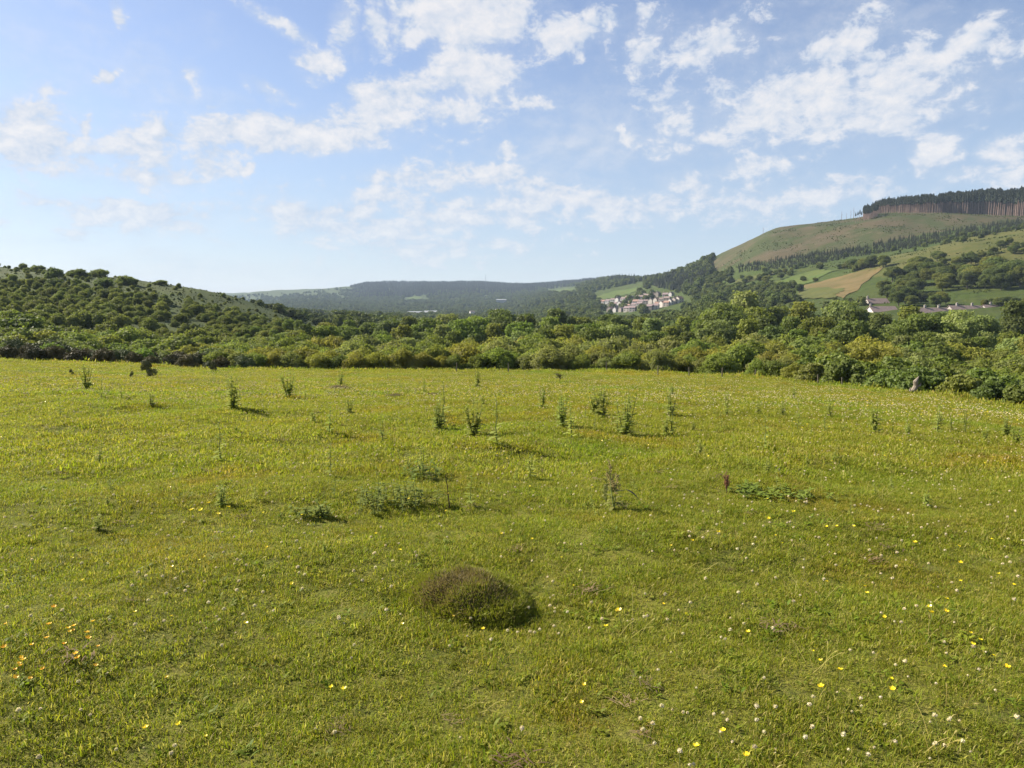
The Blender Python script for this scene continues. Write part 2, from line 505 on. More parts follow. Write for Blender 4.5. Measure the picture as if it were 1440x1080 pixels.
M['moss'] = foliage('mound_turf', (0.06, 0.08, 0.02), trans=0.35, var=0.1,
                    hue_cols=[(0.0, (0.19, 0.225, 0.020)), (0.4, (0.22, 0.215, 0.030)), (0.6, (0.150, 0.118, 0.058)), (1.0, (0.32, 0.25, 0.14))])
M['bark'] = plain('bark', (0.115, 0.095, 0.075), nscale=6)
M['conifer_bark'] = plain('conifer_bark', (0.25, 0.175, 0.14), nscale=0.6)
M['pale_wood'] = plain('weathered_wood', (0.22, 0.185, 0.145), nscale=9, second=(0.14, 0.115, 0.09))
M['post'] = plain('fence_post_wood', (0.135, 0.12, 0.085), nscale=12)
M['stem'] = plain('green_stem', (0.15, 0.18, 0.05), nscale=30)
M['brown_stem'] = plain('brown_stem', (0.085, 0.055, 0.03), nscale=30)
M['soil'] = plain('mound_soil', (0.070, 0.055, 0.030), nscale=14)
M['white_petal'] = foliage('clover_florets', (0.70, 0.62, 0.46), trans=0.2, var=0.12)
M['yellow_petal'] = foliage('buttercup_petals', (0.78, 0.60, 0.015), trans=0.2, var=0.08, spec=0.5, rough=0.35)
M['orange_petal'] = foliage('trefoil_petals', (0.80, 0.47, 0.015), trans=0.2, var=0.12, spec=0.4)
M['wall'] = plain('render_wall', (0.50, 0.475, 0.45), nscale=1.5, namt=0.12)
M['stone_wall'] = plain('stone_wall', (0.33, 0.30, 0.275), nscale=1.5, namt=0.3)
M['roof'] = plain('slate_roof', (0.21, 0.16, 0.145), nscale=1.2, namt=0.25)
M['glass'] = plain('window_glass', (0.05, 0.06, 0.07), rough=0.15, spec=0.5, namt=0.1)
M['door'] = plain('painted_door', (0.10, 0.07, 0.06), namt=0.1)
M['metal_roof'] = plain('sheet_metal', (0.27, 0.28, 0.285), nscale=0.3, namt=0.1, rough=0.5)
M['steel'] = plain('galvanised_steel', (0.30, 0.31, 0.32), nscale=2, namt=0.1)
M['track'] = plain('bare_track', (0.36, 0.32, 0.22), nscale=0.4, namt=0.3)

def ground_material(name, stops, bump=0.3, far=False):
    m = bpy.data.materials.new(name)
    m.use_nodes = True
    m.node_tree.nodes.clear()
    N = NT(m.node_tree)
    geo = N.n('ShaderNodeNewGeometry')
    P = geo.outputs['Position']
    col = c4(stops[0])
    for (sc, lo, hi, c, amt) in stops[1]:
        col = N.mix(N.ramp(N.noise(P, sc, 6, 0.62), lo, hi, 0, amt), col, c4(c))
    if far:
        at = N.n('ShaderNodeAttribute', attribute_name='felled')
        fel = N.mix(N.ramp(N.noise(P, 0.018, 7, 0.66, 0.5), 0.40, 0.64), (0.038, 0.048, 0.014, 1), (0.070, 0.055, 0.030, 1))
        fel = N.mix(N.ramp(N.noise(P, 0.09, 5, 0.7), 0.56, 0.72, 0, .75), fel, (0.112, 0.092, 0.056, 1))
        fel = N.mix(N.ramp(N.noise(P, 0.05, 6, 0.7), 0.52, 0.70, 0, .7), fel, (0.027, 0.036, 0.012, 1))
        f = N.ramp(N.math('ADD', at.outputs['Fac'], N.math('MULTIPLY', N.math('SUBTRACT', N.noise(P, 0.02, 4, 0.6), 0.5), 0.7)), 0.35, 0.65)
        col = N.mix(f, col, fel)
        at2 = N.n('ShaderNodeAttribute', attribute_name='pasture')
        pas = N.mix(N.ramp(N.noise(P, 0.06, 6, 0.65), 0.38, 0.66), (0.058, 0.066, 0.015, 1), (0.085, 0.080, 0.025, 1))
        pas = N.mix(N.ramp(N.noise(P, 0.25, 4, 0.6), 0.54, 0.68, 0, .6), pas, (0.055, 0.068, 0.022, 1))
        col = N.mix(N.ramp(at2.outputs['Fac'], 0.3, 0.7), col, pas)
    pb = N.n('ShaderNodeBsdfPrincipled')
    N.link(col, pb.inputs['Base Color'])
    pb.inputs['Roughness'].default_value = 0.9
    pb.inputs['Specular IOR Level'].default_value = 0.1
    bp = N.n('ShaderNodeBump')
    bp.inputs['Strength'].default_value = bump
    bp.inputs['Distance'].default_value = 0.6 if far else 0.03
    N.link(N.noise(P, 0.5 if far else 40, 6, 0.65), bp.inputs['Height'])
    N.link(bp.outputs[0], pb.inputs['Normal'])
    out = N.n('ShaderNodeOutputMaterial')
    N.link(pb.outputs[0], out.inputs[0])
    return m
M['meadow'] = ground_material('meadow_turf', ((0.122, 0.135, 0.016), [
    (0.35, 0.42, 0.66, (0.170, 0.160, 0.026), .8), (5.0, 0.45, 0.68, (0.075, 0.092, 0.016), .85), (26, 0.48, 0.64, (0.175, 0.150, 0.042), .6),
    (75, 0.48, 0.64, (0.055, 0.052, 0.018), .7)]), bump=0.9)
M['hill'] = ground_material('hillside_turf', ((0.040, 0.060, 0.011), [
    (0.03, 0.42, 0.62, (0.052, 0.064, 0.013), .8), (0.15, 0.45, 0.66, (0.027, 0.040, 0.011), .8), (0.7, 0.5, 0.7, (0.060, 0.062, 0.022), .6)]), bump=0.9, far=True)

# ------------------------------------------------------------------ terrain mesh (one sheet, split at the meadow's edge)
nS, nR = 620, 560
YR = np.concatenate([np.linspace(-9, 1.9, 12), np.exp(np.linspace(math.log(2.0), math.log(6400), nR - 12))])
core_s = np.linspace(-0.85, 0.85, nS - 80)
sv = np.concatenate([np.linspace(-1.0, -0.8535, 40), core_s / 1.0, np.linspace(0.8535, 1.0, 40)])
SS, YY = np.meshgrid(sv, YR, indexing='ij')
wide = 1.0 + 0.75 * (np.abs(SS) > 0.85) * (np.abs(SS) - 0.85) / 0.15 * np.exp(-np.maximum(YY, 0) / 300)
XX = SS * wide * (YY + 10)
XX = np.where(YY > 300, SS * (YY + 10), XX)
ZZ = Z(XX, YY)
Vt = np.stack([XX, YY, ZZ], -1).reshape(-1, 3)
i, j = np.meshgrid(np.arange(nS - 1), np.arange(nR - 1), indexing='ij')
q = np.stack([i * nR + j, (i + 1) * nR + j, (i + 1) * nR + j + 1, i * nR + j + 1], -1).reshape(-1, 4)
cen = Vt[q].mean(1)
cu = 720 + 1006 * cen[:, 0] / np.maximum(cen[:, 1], 2.0)
ed = np.interp(cu, EDGE_U, EDGE_Y) + 3.0
is_m = cen[:, 1] < ed
# land cover on the right-hand hill, by map position
uu = 720 + 1006 * Vt[:, 0] / np.maximum(Vt[:, 1], 2.0)
yy = Vt[:, 1]
fel = ((uu > 985) & (yy > np.interp(uu, [985, 1080, 1240, 1440, 1840], [1000, 820, 745, 760, 760])) & (yy < 1500)).astype(float)
pas = ((uu > 1200) & (yy > np.interp(uu, [1200, 1300, 1440, 1840], [540, 470, 440, 440])) & (yy < np.interp(uu, [1200, 1440, 1840], [640, 640, 660]))).astype(float)
def sub_mesh(name, faces, mat):
    used, inv = np.unique(faces.ravel(), return_inverse=True)
    me = mesh_np(name, Vt[used], [inv.reshape(-1, 4)], [mat], smooth=True, attrs={'felled': fel[used], 'pasture': pas[used]})
    return obj(name, me)
kind(sub_mesh('meadow', q[is_m], M['meadow']), 'structure', 'grazed meadow sloping gently away to the bushes')
kind(sub_mesh('hills', q[~is_m], M['hill']), 'structure', 'valley floor and hills beyond the meadow')

# draped field patches on the slopes
def drape(name, px, mat, lift, label, n=26, wob=0.12, seed=1):
    rng = np.random.RandomState(seed)
    P = np.array([hit(u, v)[:2] for u, v in px])
    a = np.linspace(0, 1, n)
    A, B = np.meshgrid(a, a, indexing='ij')
    ph = rng.uniform(0, 6.28, 4)
    A2 = A + wob * 0.25 * np.sin(B * 7 + ph[0]) * (0.3 + A) + 0.03 * np.sin(B * 23 + ph[1])
    B2 = B + wob * 0.25 * np.sin(A * 6 + ph[2]) * (0.3 + B) + 0.03 * np.sin(A * 19 + ph[3])
    G = (P[0] * ((1 - A2) * (1 - B2))[..., None] + P[1] * (A2 * (1 - B2))[..., None] + P[2] * (A2 * B2)[..., None] + P[3] * ((1 - A2) * B2)[..., None])
    z = Z(G[..., 0], G[..., 1]) + lift
    V = np.dstack([G, z]).reshape(-1, 3)
    i, j = np.meshgrid(np.arange(n - 1), np.arange(n - 1), indexing='ij')
    Q = np.stack([i * n + j, (i + 1) * n + j, (i + 1) * n + j + 1, i * n + j + 1], -1).reshape(-1, 4)
    return kind(obj(name, mesh_np(name, V, [Q], [mat], smooth=True)), 'structure', label)
def field_mat(name, a, b, sc):
    return ground_material(name, (a, [(sc, 0.4, 0.62, b, .9), (sc * 6, 0.48, 0.66, tuple(x * 0.75 for x in a), .6)]), bump=0.5, far=False)
F_hay = field_mat('hay_field', (0.130, 0.096, 0.042), (0.088, 0.076, 0.028), 0.03)
F_green = field_mat('green_field', (0.058, 0.088, 0.018), (0.076, 0.094, 0.024), 0.02)
F_olive = field_mat('olive_field', (0.080, 0.084, 0.024), (0.062, 0.071, 0.020), 0.03)
drape('field', [(1122, 404), (1222, 379), (1240, 378), (1182, 420)], F_hay, 0.35, 'tawny hay field on the right-hand hillside')
drape('field', [(1076, 402), (1158, 378), (1180, 380), (1120, 404)], F_green, 0.5, 'narrow green field left of the tawny hay field')
drape('field', [(1030, 396), (1088, 383), (1096, 385), (1046, 400)], F_olive, 0.5, 'pale strip of field below the conifer band')
drape('field', [(1120, 422), (1175, 420), (1186, 406), (1124, 408)], F_olive, 0.6, 'olive field below the tawny hay field')
drape('field', [(834, 420), (866, 408), (905, 402), (884, 414)], F_green, 0.5, 'bright green field above the cream houses')
drape('field', [(772, 412), (786, 407), (812, 404), (800, 410)], F_green, 0.5, 'green field left of the bright one above the houses')
drape('field', [(572, 421), (580, 416), (598, 415), (590, 422)], F_green, 1.0, 'small bright green field on the far side of the valley')
drape('track', [(258, 482), (262, 479), (297, 475), (292, 479)], M['track'], 0.1, 'pale bare track at the foot of the left hill')

# ------------------------------------------------------------------ geometry-node scatter for uncountable cover
def scatter(name, P, scl, rot, idx, protos, label):
    me = bpy.data.meshes.new(name + '_points')
    P = np.asarray(P, np.float32)
    me.vertices.add(len(P))
    me.vertices.foreach_set('co', P.ravel())
    for nm, ty, dat, key in (('scl', 'FLOAT', scl, 'value'), ('rot', 'FLOAT_VECTOR', rot, 'vector'), ('idx', 'INT', idx, 'value')):
        at = me.attributes.new(nm, ty, 'POINT')
        at.data.foreach_set(key, np.asarray(dat, np.int32 if ty == 'INT' else np.float32).ravel())
    me.update()
    o = obj(name, me)
    kind(o, 'stuff', label)
    coll = bpy.data.collections.new(name + '_kit')
    for k, pm in enumerate(protos):
        coll.objects.link(bpy.data.objects.new(f'{name}_kit_{k:02d}', pm))
    ng = bpy.data.node_groups.new(name + '_nodes', 'GeometryNodeTree')
    ng.interface.new_socket('Geometry', in_out='INPUT', socket_type='NodeSocketGeometry')
    ng.interface.new_socket('Geometry', in_out='OUTPUT', socket_type='NodeSocketGeometry')
    gi, go = ng.nodes.new('NodeGroupInput'), ng.nodes.new('NodeGroupOutput')
    iop = ng.nodes.new('GeometryNodeInstanceOnPoints')
    ci = ng.nodes.new('GeometryNodeCollectionInfo')
    ci.inputs['Collection'].default_value = coll
    ci.inputs['Separate Children'].default_value = True
    ci.inputs['Reset Children'].default_value = True
    def named(nm, ty):
        a = ng.nodes.new('GeometryNodeInputNamedAttribute')
        a.data_type = ty
        a.inputs['Name'].default_value = nm
        return next(s for s in a.outputs if s.enabled and s.name == 'Attribute')
    L = ng.links.new
    L(gi.outputs[0], iop.inputs['Points'])
    L(ci.outputs[0], iop.inputs['Instance'])
    iop.inputs['Pick Instance'].default_value = True
    L(named('idx', 'INT'), iop.inputs['Instance Index'])
    L(named('rot', 'FLOAT_VECTOR'), iop.inputs['Rotation'])
    L(named('scl', 'FLOAT'), iop.inputs['Scale'])
    L(iop.outputs[0], go.inputs[0])
    md = o.modifiers.new('scatter', 'NODES')
    md.node_group = ng
    return o

# ------------------------------------------------------------------ foliage prototypes
def leaf_quads(C, Nn, L, Wd, rng, upbias=0.0):
    """diamond leaves: centres C, normals Nn, half length L, half width Wd"""
    n = len(C)
    Nn = Nn / (np.linalg.norm(Nn, axis=1, keepdims=True) + 1e-9)
    r = rng.normal(size=(n, 3))
    r[:, 2] += upbias
    t = r - (r * Nn).sum(1, keepdims=True) * Nn
    t /= np.linalg.norm(t, axis=1, keepdims=True) + 1e-9
    b = np.cross(Nn, t)
    L = np.asarray(L).reshape(-1, 1)
    Wd = np.asarray(Wd).reshape(-1, 1)
    V = np.stack([C - t * L, C + b * Wd + t * L * 0.1, C + t * L, C - b * Wd + t * L * 0.1], 1).reshape(-1, 3)
    Q = np.arange(4 * n).reshape(-1, 4)
    return V, Q

def ico(sub=1):
    import bmesh
    bm = bmesh.new()
    bmesh.ops.create_icosphere(bm, subdivisions=sub, radius=1.0)
    V = np.array([v.co[:] for v in bm.verts])
    T = np.array([[v.index for v in f.verts] for f in bm.faces])
    bm.free()
    return V, T
ICO1, ICO2 = ico(1), ico(2)

def crown_pieces(seed, w=1.0, h=1.0, z0=0.0, nlobes=14, nleaf=4000, leaf=0.05, aspect=0.45, jitter=0.55, lobe=(0.28, 0.42), shape='dome', upbias=0.6, core=0.7, spread=1.0):
    """returns (MB with leaves+core, lobe list) for a crown of height h (from z0) and width w"""
    rng = np.random.RandomState(seed)
    lob = []
    for k in range(nlobes):
        a = rng.uniform(0, 2 * math.pi)
        if shape == 'dome':                         # rounded, reaching the ground
            zz = rng.uniform(0.10, 0.82) ** 0.9
            rad = math.sqrt(max(0.0, 1 - zz ** 2)) * rng.uniform(0.45, 0.75) * 0.5 * w * spread
        elif shape == 'round':
            zz = rng.uniform(0.12, 0.9)
            rad = math.sqrt(max(0.02, 1 - (2 * zz - 1) ** 2)) * rng.uniform(0.4, 0.75) * 0.5 * w * spread
        else:                                       # tall: narrow with a pointed top
            zz = rng.uniform(0.08, 0.92)
            rad = (1.05 - zz) ** 0.7 * rng.uniform(0.25, 0.7) * 0.5 * w * spread
        r = rng.uniform(*lobe) * min(w, h) * (1.05 - 0.45 * zz)
        lob.append((rad * math.cos(a), rad * math.sin(a), z0 + max(zz * h - (r * 0.45 if zz > 0.7 else 0), r * 0.3), r))
    lob.append((0, 0, z0 + h - 0.30 * min(w, h), 0.30 * min(w, h)))
    lob = np.array(lob)
    mb = MB()
    pr = lob[:, 3] ** 2
    pick = rng.choice(len(lob), nleaf, p=pr / pr.sum())
    d = rng.normal(size=(nleaf, 3))
    d[:, 2] += 0.35
    d /= np.linalg.norm(d, axis=1, keepdims=True)
    rr = rng.uniform(0.80, 1.06, nleaf) + np.where(rng.rand(nleaf) < 0.10, rng.uniform(0.0, 0.22, nleaf), 0)
    lump = 1 + 0.14 * np.sin(d[:, 0] * 7 + pick) * np.cos(d[:, 1] * 6 + pick * 2.1) + 0.10 * np.sin(d[:, 2] * 11 + pick * 1.7)
    C = lob[pick, :3] + d * (lob[pick, 3] * rr * lump)[:, None] * np.array([1, 1, 0.9])
    keep = C[:, 2] > 0.01
    # drop most leaves buried inside another lobe
    dist = np.linalg.norm(C[:, None, :] - lob[None, :, :3], axis=2) / lob[None, :, 3]
    buried = (dist < 0.72).any(1) & (rng.rand(nleaf) < 0.85)
    keep &= ~buried
    C, d = C[keep], d[keep]
    nrm = d + rng.normal(size=d.shape) * jitter
    L = leaf * rng.uniform(0.6, 1.3, len(C)) * 0.5
    V, Q = leaf_quads(C, nrm, L, L * aspect * 1.6, rng, upbias)
    mb.add(V, Q)
    if core > 0:
        for (x, y, z, r) in lob:
            bump = 1 + 0.18 * np.sin(ICO1[0] @ np.array([3.1, 4.7, 2.2]) * 2 + x * 9)
            Vc = ICO1[0] * (r * core * bump)[:, None] + (x, y, z)
            Vc[:, 2] = np.maximum(Vc[:, 2], 0.0)
            mb.add(Vc, None, ICO1[1])
    return mb, lob

def trunk_mesh(name, lob, h0, rad, seed, mat, nlimb=6):
    rng = np.random.RandomState(seed)
    mb = MB()
    top = lob[:, 2].max() * 0.92
    pts = [(0, 0, -0.05)]
    for k in range(1, 6):
        f = k / 5
        pts.append((rng.normal() * 0.015 * f, rng.normal() * 0.015 * f, top * f))
    mb.tube(pts, [rad * (1.25 if k == 0 else 1 - 0.16 * k) for k in range(6)], 7)
    for l in lob[np.argsort(lob[:, 2])][:nlimb]:
        zb = max(h0 * 0.7, l[2] * 0.55)
        mid = np.array([l[0] * 0.45, l[1] * 0.45, (zb + l[2]) * 0.5 + 0.02])
        mb.tube([(0, 0, zb), mid, l[:3]], [rad * 0.5, rad * 0.33, rad * 0.14], 5)
    return mb.mesh(name, mat, smooth=True)

PB = {}
PB['willow'] = [crown_pieces(100 + k, w=1.5, h=1.0, nlobes=20, nleaf=11500, leaf=0.058, aspect=0.36, jitter=0.5, lobe=(0.20, 0.36), shape='dome', upbias=1.3, core=0.74)[0].mesh('willow_bush', M['willow']) for k in range(7)]
PB['scrub'] = [crown_pieces(200 + k, w=1.25, h=1.0, nlobes=13, nleaf=4200, leaf=0.085, aspect=0.45, jitter=0.55, lobe=(0.22, 0.40), shape='dome', upbias=0.5, core=0.72)[0].mesh('hillside_shrub', M['scrub']) for k in range(8)]
PB['gorse'] = [crown_pieces(300 + k, w=1.7, h=1.0, nlobes=16, nleaf=6500, leaf=0.085, aspect=0.22, jitter=0.8, lobe=(0.18, 0.34), shape='dome', upbias=1.2, core=0.72)[0].mesh('gorse_bush', M['gorse']) for k in range(5)]
PB['ragged'] = [crown_pieces(350 + k, w=1.15, h=1.0, nlobes=9, nleaf=2600, leaf=0.10, aspect=0.22, jitter=0.9, lobe=(0.13, 0.24), shape='tall', upbias=1.2, core=0.45, spread=1.6)[0].mesh('gorse_bush', M['gorse']) for k in range(5)]
PB['bramble'] = [crown_pieces(400 + k, w=2.0, h=1.0, nlobes=18, nleaf=7500, leaf=0.10, aspect=0.5, jitter=0.6, lobe=(0.18, 0.36), shape='dome', upbias=0.3, core=0.7)[0].mesh('bramble_bush', M['bramble']) for k in range(5)]
TREES = []
for k in range(8):
    tall = k >= 5
    mb, lob = crown_pieces(500 + k, w=0.62 if tall else 0.80, h=0.84 if tall else 0.78, z0=0.14 if tall else 0.2, nlobes=26, nleaf=11000, leaf=0.040, aspect=0.5, jitter=0.55,
                           lobe=(0.15, 0.27), shape='tall' if tall else 'round', upbias=0.4, core=0.62, spread=1.15)
    TREES.append((mb.mesh('crown', M['broadleaf']), trunk_mesh('trunk', lob, 0.2, 0.028, 500 + k, M['bark'])))
PB['far'] = [crown_pieces(600 + k, w=1.0, h=1.0, nlobes=8, nleaf=750, leaf=0.145, aspect=0.55, jitter=0.5, lobe=(0.26, 0.42), shape='dome', core=0.85)[0].mesh('far_tree', M['farwood']) for k in range(6)]

def conifer_pieces(seed, bare, wid, n=520, leaf=0.05):
    rng = np.random.RandomState(seed)
    mb = MB()
    t = rng.rand(n) ** 0.85
    z = bare + (1 - bare) * t
    whorl = 0.75 + 0.25 * np.sin(t * 55)
    rad = wid * (1 - t) ** 0.8 * np.sqrt(rng.uniform(0.12, 1.0, n)) * whorl + 0.004
    a = rng.uniform(0, 2 * math.pi, n)
    C = np.c_[rad * np.cos(a), rad * np.sin(a), z - rad * 0.25]
    nrm = np.c_[np.cos(a), np.sin(a), np.full(n, 0.7)] + rng.normal(size=(n, 3)) * 0.45
    L = leaf * rng.uniform(0.6, 1.2, n) * (1.15 - 0.7 * t)
    V, Q = leaf_quads(C, nrm, L, L * 0.5, rng, -0.3)
    mb.add(V, Q)
    k = 9
    ring = np.array([[wid * 0.42 * math.cos(x), wid * 0.42 * math.sin(x), bare + 0.03] for x in np.linspace(0, 6.283, k, endpoint=False)])
    mb.add(np.r_[ring, [[0, 0, 0.97]]], None, [(i, (i + 1) % k, k) for i in range(k)])
    tb = MB()
    tb.tube([(0, 0, -0.02), (rng.normal() * 0.004, 0, 0.5), (0, 0, 0.97)], [0.017, 0.012, 0.003], 6)
    for _ in range(10):                             # dead lower snags
        zz = rng.uniform(0.15, max(bare, 0.3))
        an = rng.uniform(0, 6.28)
        tb.tube([(0, 0, zz), (0.05 * math.cos(an), 0.05 * math.sin(an), zz + 0.012)], [0.003, 0.001], 3)
    return mb.mesh('crown', M['conifer']), tb.mesh('trunk', M['conifer_bark'])
CON_EDGE = [conifer_pieces(700 + k, 0.60 + 0.05 * (k % 3), 0.066, n=420) for k in range(6)]
CON_FULL = [conifer_pieces(720 + k, 0.10, 0.17, n=420, leaf=0.065) for k in range(5)]
def join_meshes(name, pair):
    mats = []
    V, F, mi, off = [], [[], []], [[], []], 0
    for k, me in enumerate(pair):
        v = np.empty(len(me.vertices) * 3, np.float32)
        me.vertices.foreach_get('co', v)
        V.append(v.reshape(-1, 3))
        for p in me.polygons:
            s = 0 if p.loop_total == 3 else 1
            F[s].append([i + off for i in p.vertices])
            mi[s].append(k)
        mats.append(me.materials[0])
        off += len(me.vertices)
    return mesh_np(name, np.concatenate(V), [np.array(f) for f in F if f], mats, midx=[x for s in (0, 1) for x in mi[s]])
CONIFER_STUFF = [join_meshes('conifer', p) for p in CON_FULL]
CONIFER_EDGE_STUFF = [join_meshes('conifer', p) for p in CON_EDGE]

prng = random.Random(11)
TINTS = {'willow': [('olive', (1.05, 1.0, 1.0)), ('yellow-green', (1.14, 1.10, 0.95)), ('mid-green', (0.85, 1.02, 0.95)), ('grey-green', (0.95, 1.0, 1.35)), ('dark green', (0.82, 0.92, 0.9))],
         'scrub': [('dark green', (0.85, 0.92, 0.92)), ('mid-green', (1.0, 1.1, 1.0)), ('olive', (1.3, 1.2, 1.0)), ('soft green', (0.95, 1.0, 1.05))],
         'gorse': [('dark', (0.8, 0.8, 0.8)), ('brownish', (1.25, 1.05, 1.0)), ('dull green', (1.0, 1.2, 1.0))],
         'bramble': [('bright green', (1.0, 1.05, 0.9)), ('mid-green', (0.85, 0.92, 0.9)), ('yellowish', (1.08, 1.0, 0.9))],
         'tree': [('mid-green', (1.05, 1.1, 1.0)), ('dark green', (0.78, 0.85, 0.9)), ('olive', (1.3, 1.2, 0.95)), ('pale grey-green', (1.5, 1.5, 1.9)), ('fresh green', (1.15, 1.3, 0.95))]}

REG = []   # (object, noun phrase, colour, size word, row phrase, category, group)
def put_bush(kindname, name, x, y, h, wf=1.0, tint=None, sink=0.04):
    me = prng.choice(PB[kindname])
    o = obj(name, me, loc=(x, y, zat(x, y) - sink * h), rz=prng.uniform(0, 6.28), scale=(h * wf * prng.uniform(.9, 1.1), h * wf * prng.uniform(.9, 1.1), h * 1.02))
    cname, t = tint or prng.choice(TINTS[kindname])
    o.color = (*t, 1)
    return o, cname
def put_tree(name, x, y, h, tall=None, tint=None, wf=1.0):
    k = prng.randrange(5, 8) if (tall if tall is not None else prng.random() < 0.4) else prng.randrange(0, 5)
    root = obj(name, None, loc=(x, y, zat(x, y) - 0.1), rz=prng.uniform(0, 6.28), scale=(h * wf, h * wf, h))
    root.empty_display_size = 0.2
    c = obj('crown', TREES[k][0], root)
    obj('trunk', TREES[k][1], root)
    cname, t = tint or prng.choice(TINTS['tree'])
    c.color = (*t, 1)
    return root, cname

# ------------------------------------------------------------------ rows of bushes and trees beyond the meadow
VT_U = [-60, 250, 330, 420, 500, 560, 620, 680, 720, 770, 830, 880, 940, 985, 1010, 1040, 1075, 1110, 1150, 1200, 1240, 1272, 1300, 1345, 1390, 1432, 1500]
VT_V = [490, 485, 466, 446, 450, 447, 436, 430, 432, 428, 432, 442, 444, 432, 414, 400, 409, 421, 419, 410, 434, 415, 440, 425, 439, 414, 400]
def vtop(u):
    return float(np.interp(u, VT_U, VT_V))
ROWT = [5, 11, 18, 27, 37, 49, 63, 80, 100, 125, 155]
ROWNAME = ['front row at the meadow edge', 'second row behind the meadow edge', 'third row behind the meadow edge', 'fourth row behind the meadow edge',
           'fifth row behind the meadow edge', 'sixth row behind the meadow edge', 'seventh row behind the meadow edge', 'front of the tall tree belt', 'second line of the tall tree belt',
           'third line of the tall tree belt', 'back line of the tall tree belt']
for r, t in enumerate(ROWT):
    u = 262 + prng.uniform(0, 12) - (0 if r < 6 else -60)
    row = []
    while u < 1500:
        E = edgeY(u)
        sc = E / 64.0
        Y = E + t * (0.55 + 0.45 * sc) * prng.uniform(0.94, 1.06)
        if r >= 7 and u > 1100:
            Y *= 0.92
        x0 = xcol(u, Y, zat((u - 720) / 1000 * Y, Y))
        z0 = zat(x0, Y)
        ve = prow(x0, Y, z0)[1]
        f = min(1.0, (t / 155.0)) ** 0.78
        vedge = prow((u - 720) / 1000 * E, E, zat((u - 720) / 1000 * E, E))[1]
        frontv = vedge - 27 - (8 if u > 1150 else 0)
        target = frontv + (vtop(u) - frontv) * f + prng.uniform(-7, 10) * (0.4 + f)
        if r == len(ROWT) - 1:
            target = vtop(u) + prng.uniform(-3, 12)
        h = max(1.2, zrow(target, Y) - z0)
        right = u > 1130
        if r < 7:
            kindn = 'bramble' if (right and r < 2) else ('willow' if prng.random() < (0.7 if right else 0.95) else 'scrub')
            h *= prng.uniform(0.85, 1.12)
            wf = prng.uniform(0.85, 1.15)
            hh = min(h, 7.0)
            nm = {'bramble': 'bramble_bush', 'willow': 'willow_bush', 'scrub': 'leafy_shrub'}[kindn]
            if not (r == 0 and u < 300) and hh > 0.8:
                o, cn = put_bush(kindn, nm, x0, Y, hh, wf)
                row.append((u, o, cn, hh, nm))
            wpx = {'bramble': 2.0, 'willow': 1.5, 'scrub': 1.25}[kindn] * hh * wf / Y * 1000
            u += wpx * prng.uniform(0.52, 0.80)
        else:
            hh = min(h, 22)
            if prng.random() > 0.10:
                tint = None
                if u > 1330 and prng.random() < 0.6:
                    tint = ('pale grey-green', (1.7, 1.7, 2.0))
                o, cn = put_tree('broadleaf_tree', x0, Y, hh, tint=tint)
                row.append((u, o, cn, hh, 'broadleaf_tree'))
            u += 0.72 * hh / Y * 1000 * prng.uniform(0.55, 0.95)
    byname = {}
    for it in sorted(row, key=lambda a: a[0]):
        byname.setdefault(it[4], []).append(it)
    for nm, items in byname.items():
        noun = {'bramble_bush': 'leafy bramble bush', 'willow_bush': 'rounded willow bush', 'leafy_shrub': 'dense leafy shrub', 'broadleaf_tree': 'leafy tree'}[nm]
        for k, (uq, o, cn, hh, _) in enumerate(items):
            tag(o, f'{cn} {noun}, {nth(k + 1)} from left in the {ROWNAME[r]}', 'tree' if nm == 'broadleaf_tree' else 'bush',
                'trees of the valley belt' if nm == 'broadleaf_tree' else 'bushes beyond the meadow')

# gorse along the left edge of the meadow
row = []
for (r, t, hh0) in ((0, 2.5, 1.35), (1, 6.0, 1.8), (2, 11.0, 2.3)):
    u = -60 + prng.uniform(0, 20)
    while u < 352:
        Y = edgeY(u) + t * prng.uniform(0.8, 1.25)
        h = hh0 * prng.uniform(0.65, 1.25)
        x = xcol(u, Y, zat((u - 720) / 1000 * Y, Y))
        o, cn = put_bush('gorse' if prng.random() < 0.85 else 'scrub', 'gorse_bush', x, Y, h, prng.uniform(0.8, 1.1), tint=prng.choice(TINTS['gorse']))
        row.append((r, u, o, cn))
        u += 1.6 * h / Y * 1000 * prng.uniform(0.6, 1.05)
for r in (0, 1, 2):
    for k, (_, u, o, cn) in enumerate(sorted([a for a in row if a[0] == r], key=lambda a: a[1])):
        tag(o, f'{cn} gorse bush, {nth(k + 1)} from left in the {["front", "middle", "rear"][r]} row along the meadow\'s left edge', 'gorse', 'gorse along the meadow edge')
for (u, v, hpx, lab) in ((206, 531, 22, 'dark ragged gorse bush standing alone at the back left of the meadow'), (186, 531, 8, 'tiny dark gorse tuft just left of the lone ragged gorse'),
                         (100, 527, 7, 'low brownish gorse sprig behind the back left thistle'), (300, 522, 12, 'dark round gorse bush right of the lone ragged gorse'),
                         (988, 527, 22, 'dark twisted gorse bush by the fence at the far centre-right')):
    x, y, z = hit(u, v)
    o, cn = put_bush('ragged', 'gorse_bush', x, y, hpx * y / 1000 * 1.15, 0.72, tint=('dark', (1.0, 1.05, 1.0)), sink=0.03)
    tag(o, lab, 'gorse', 'gorse along the meadow edge')

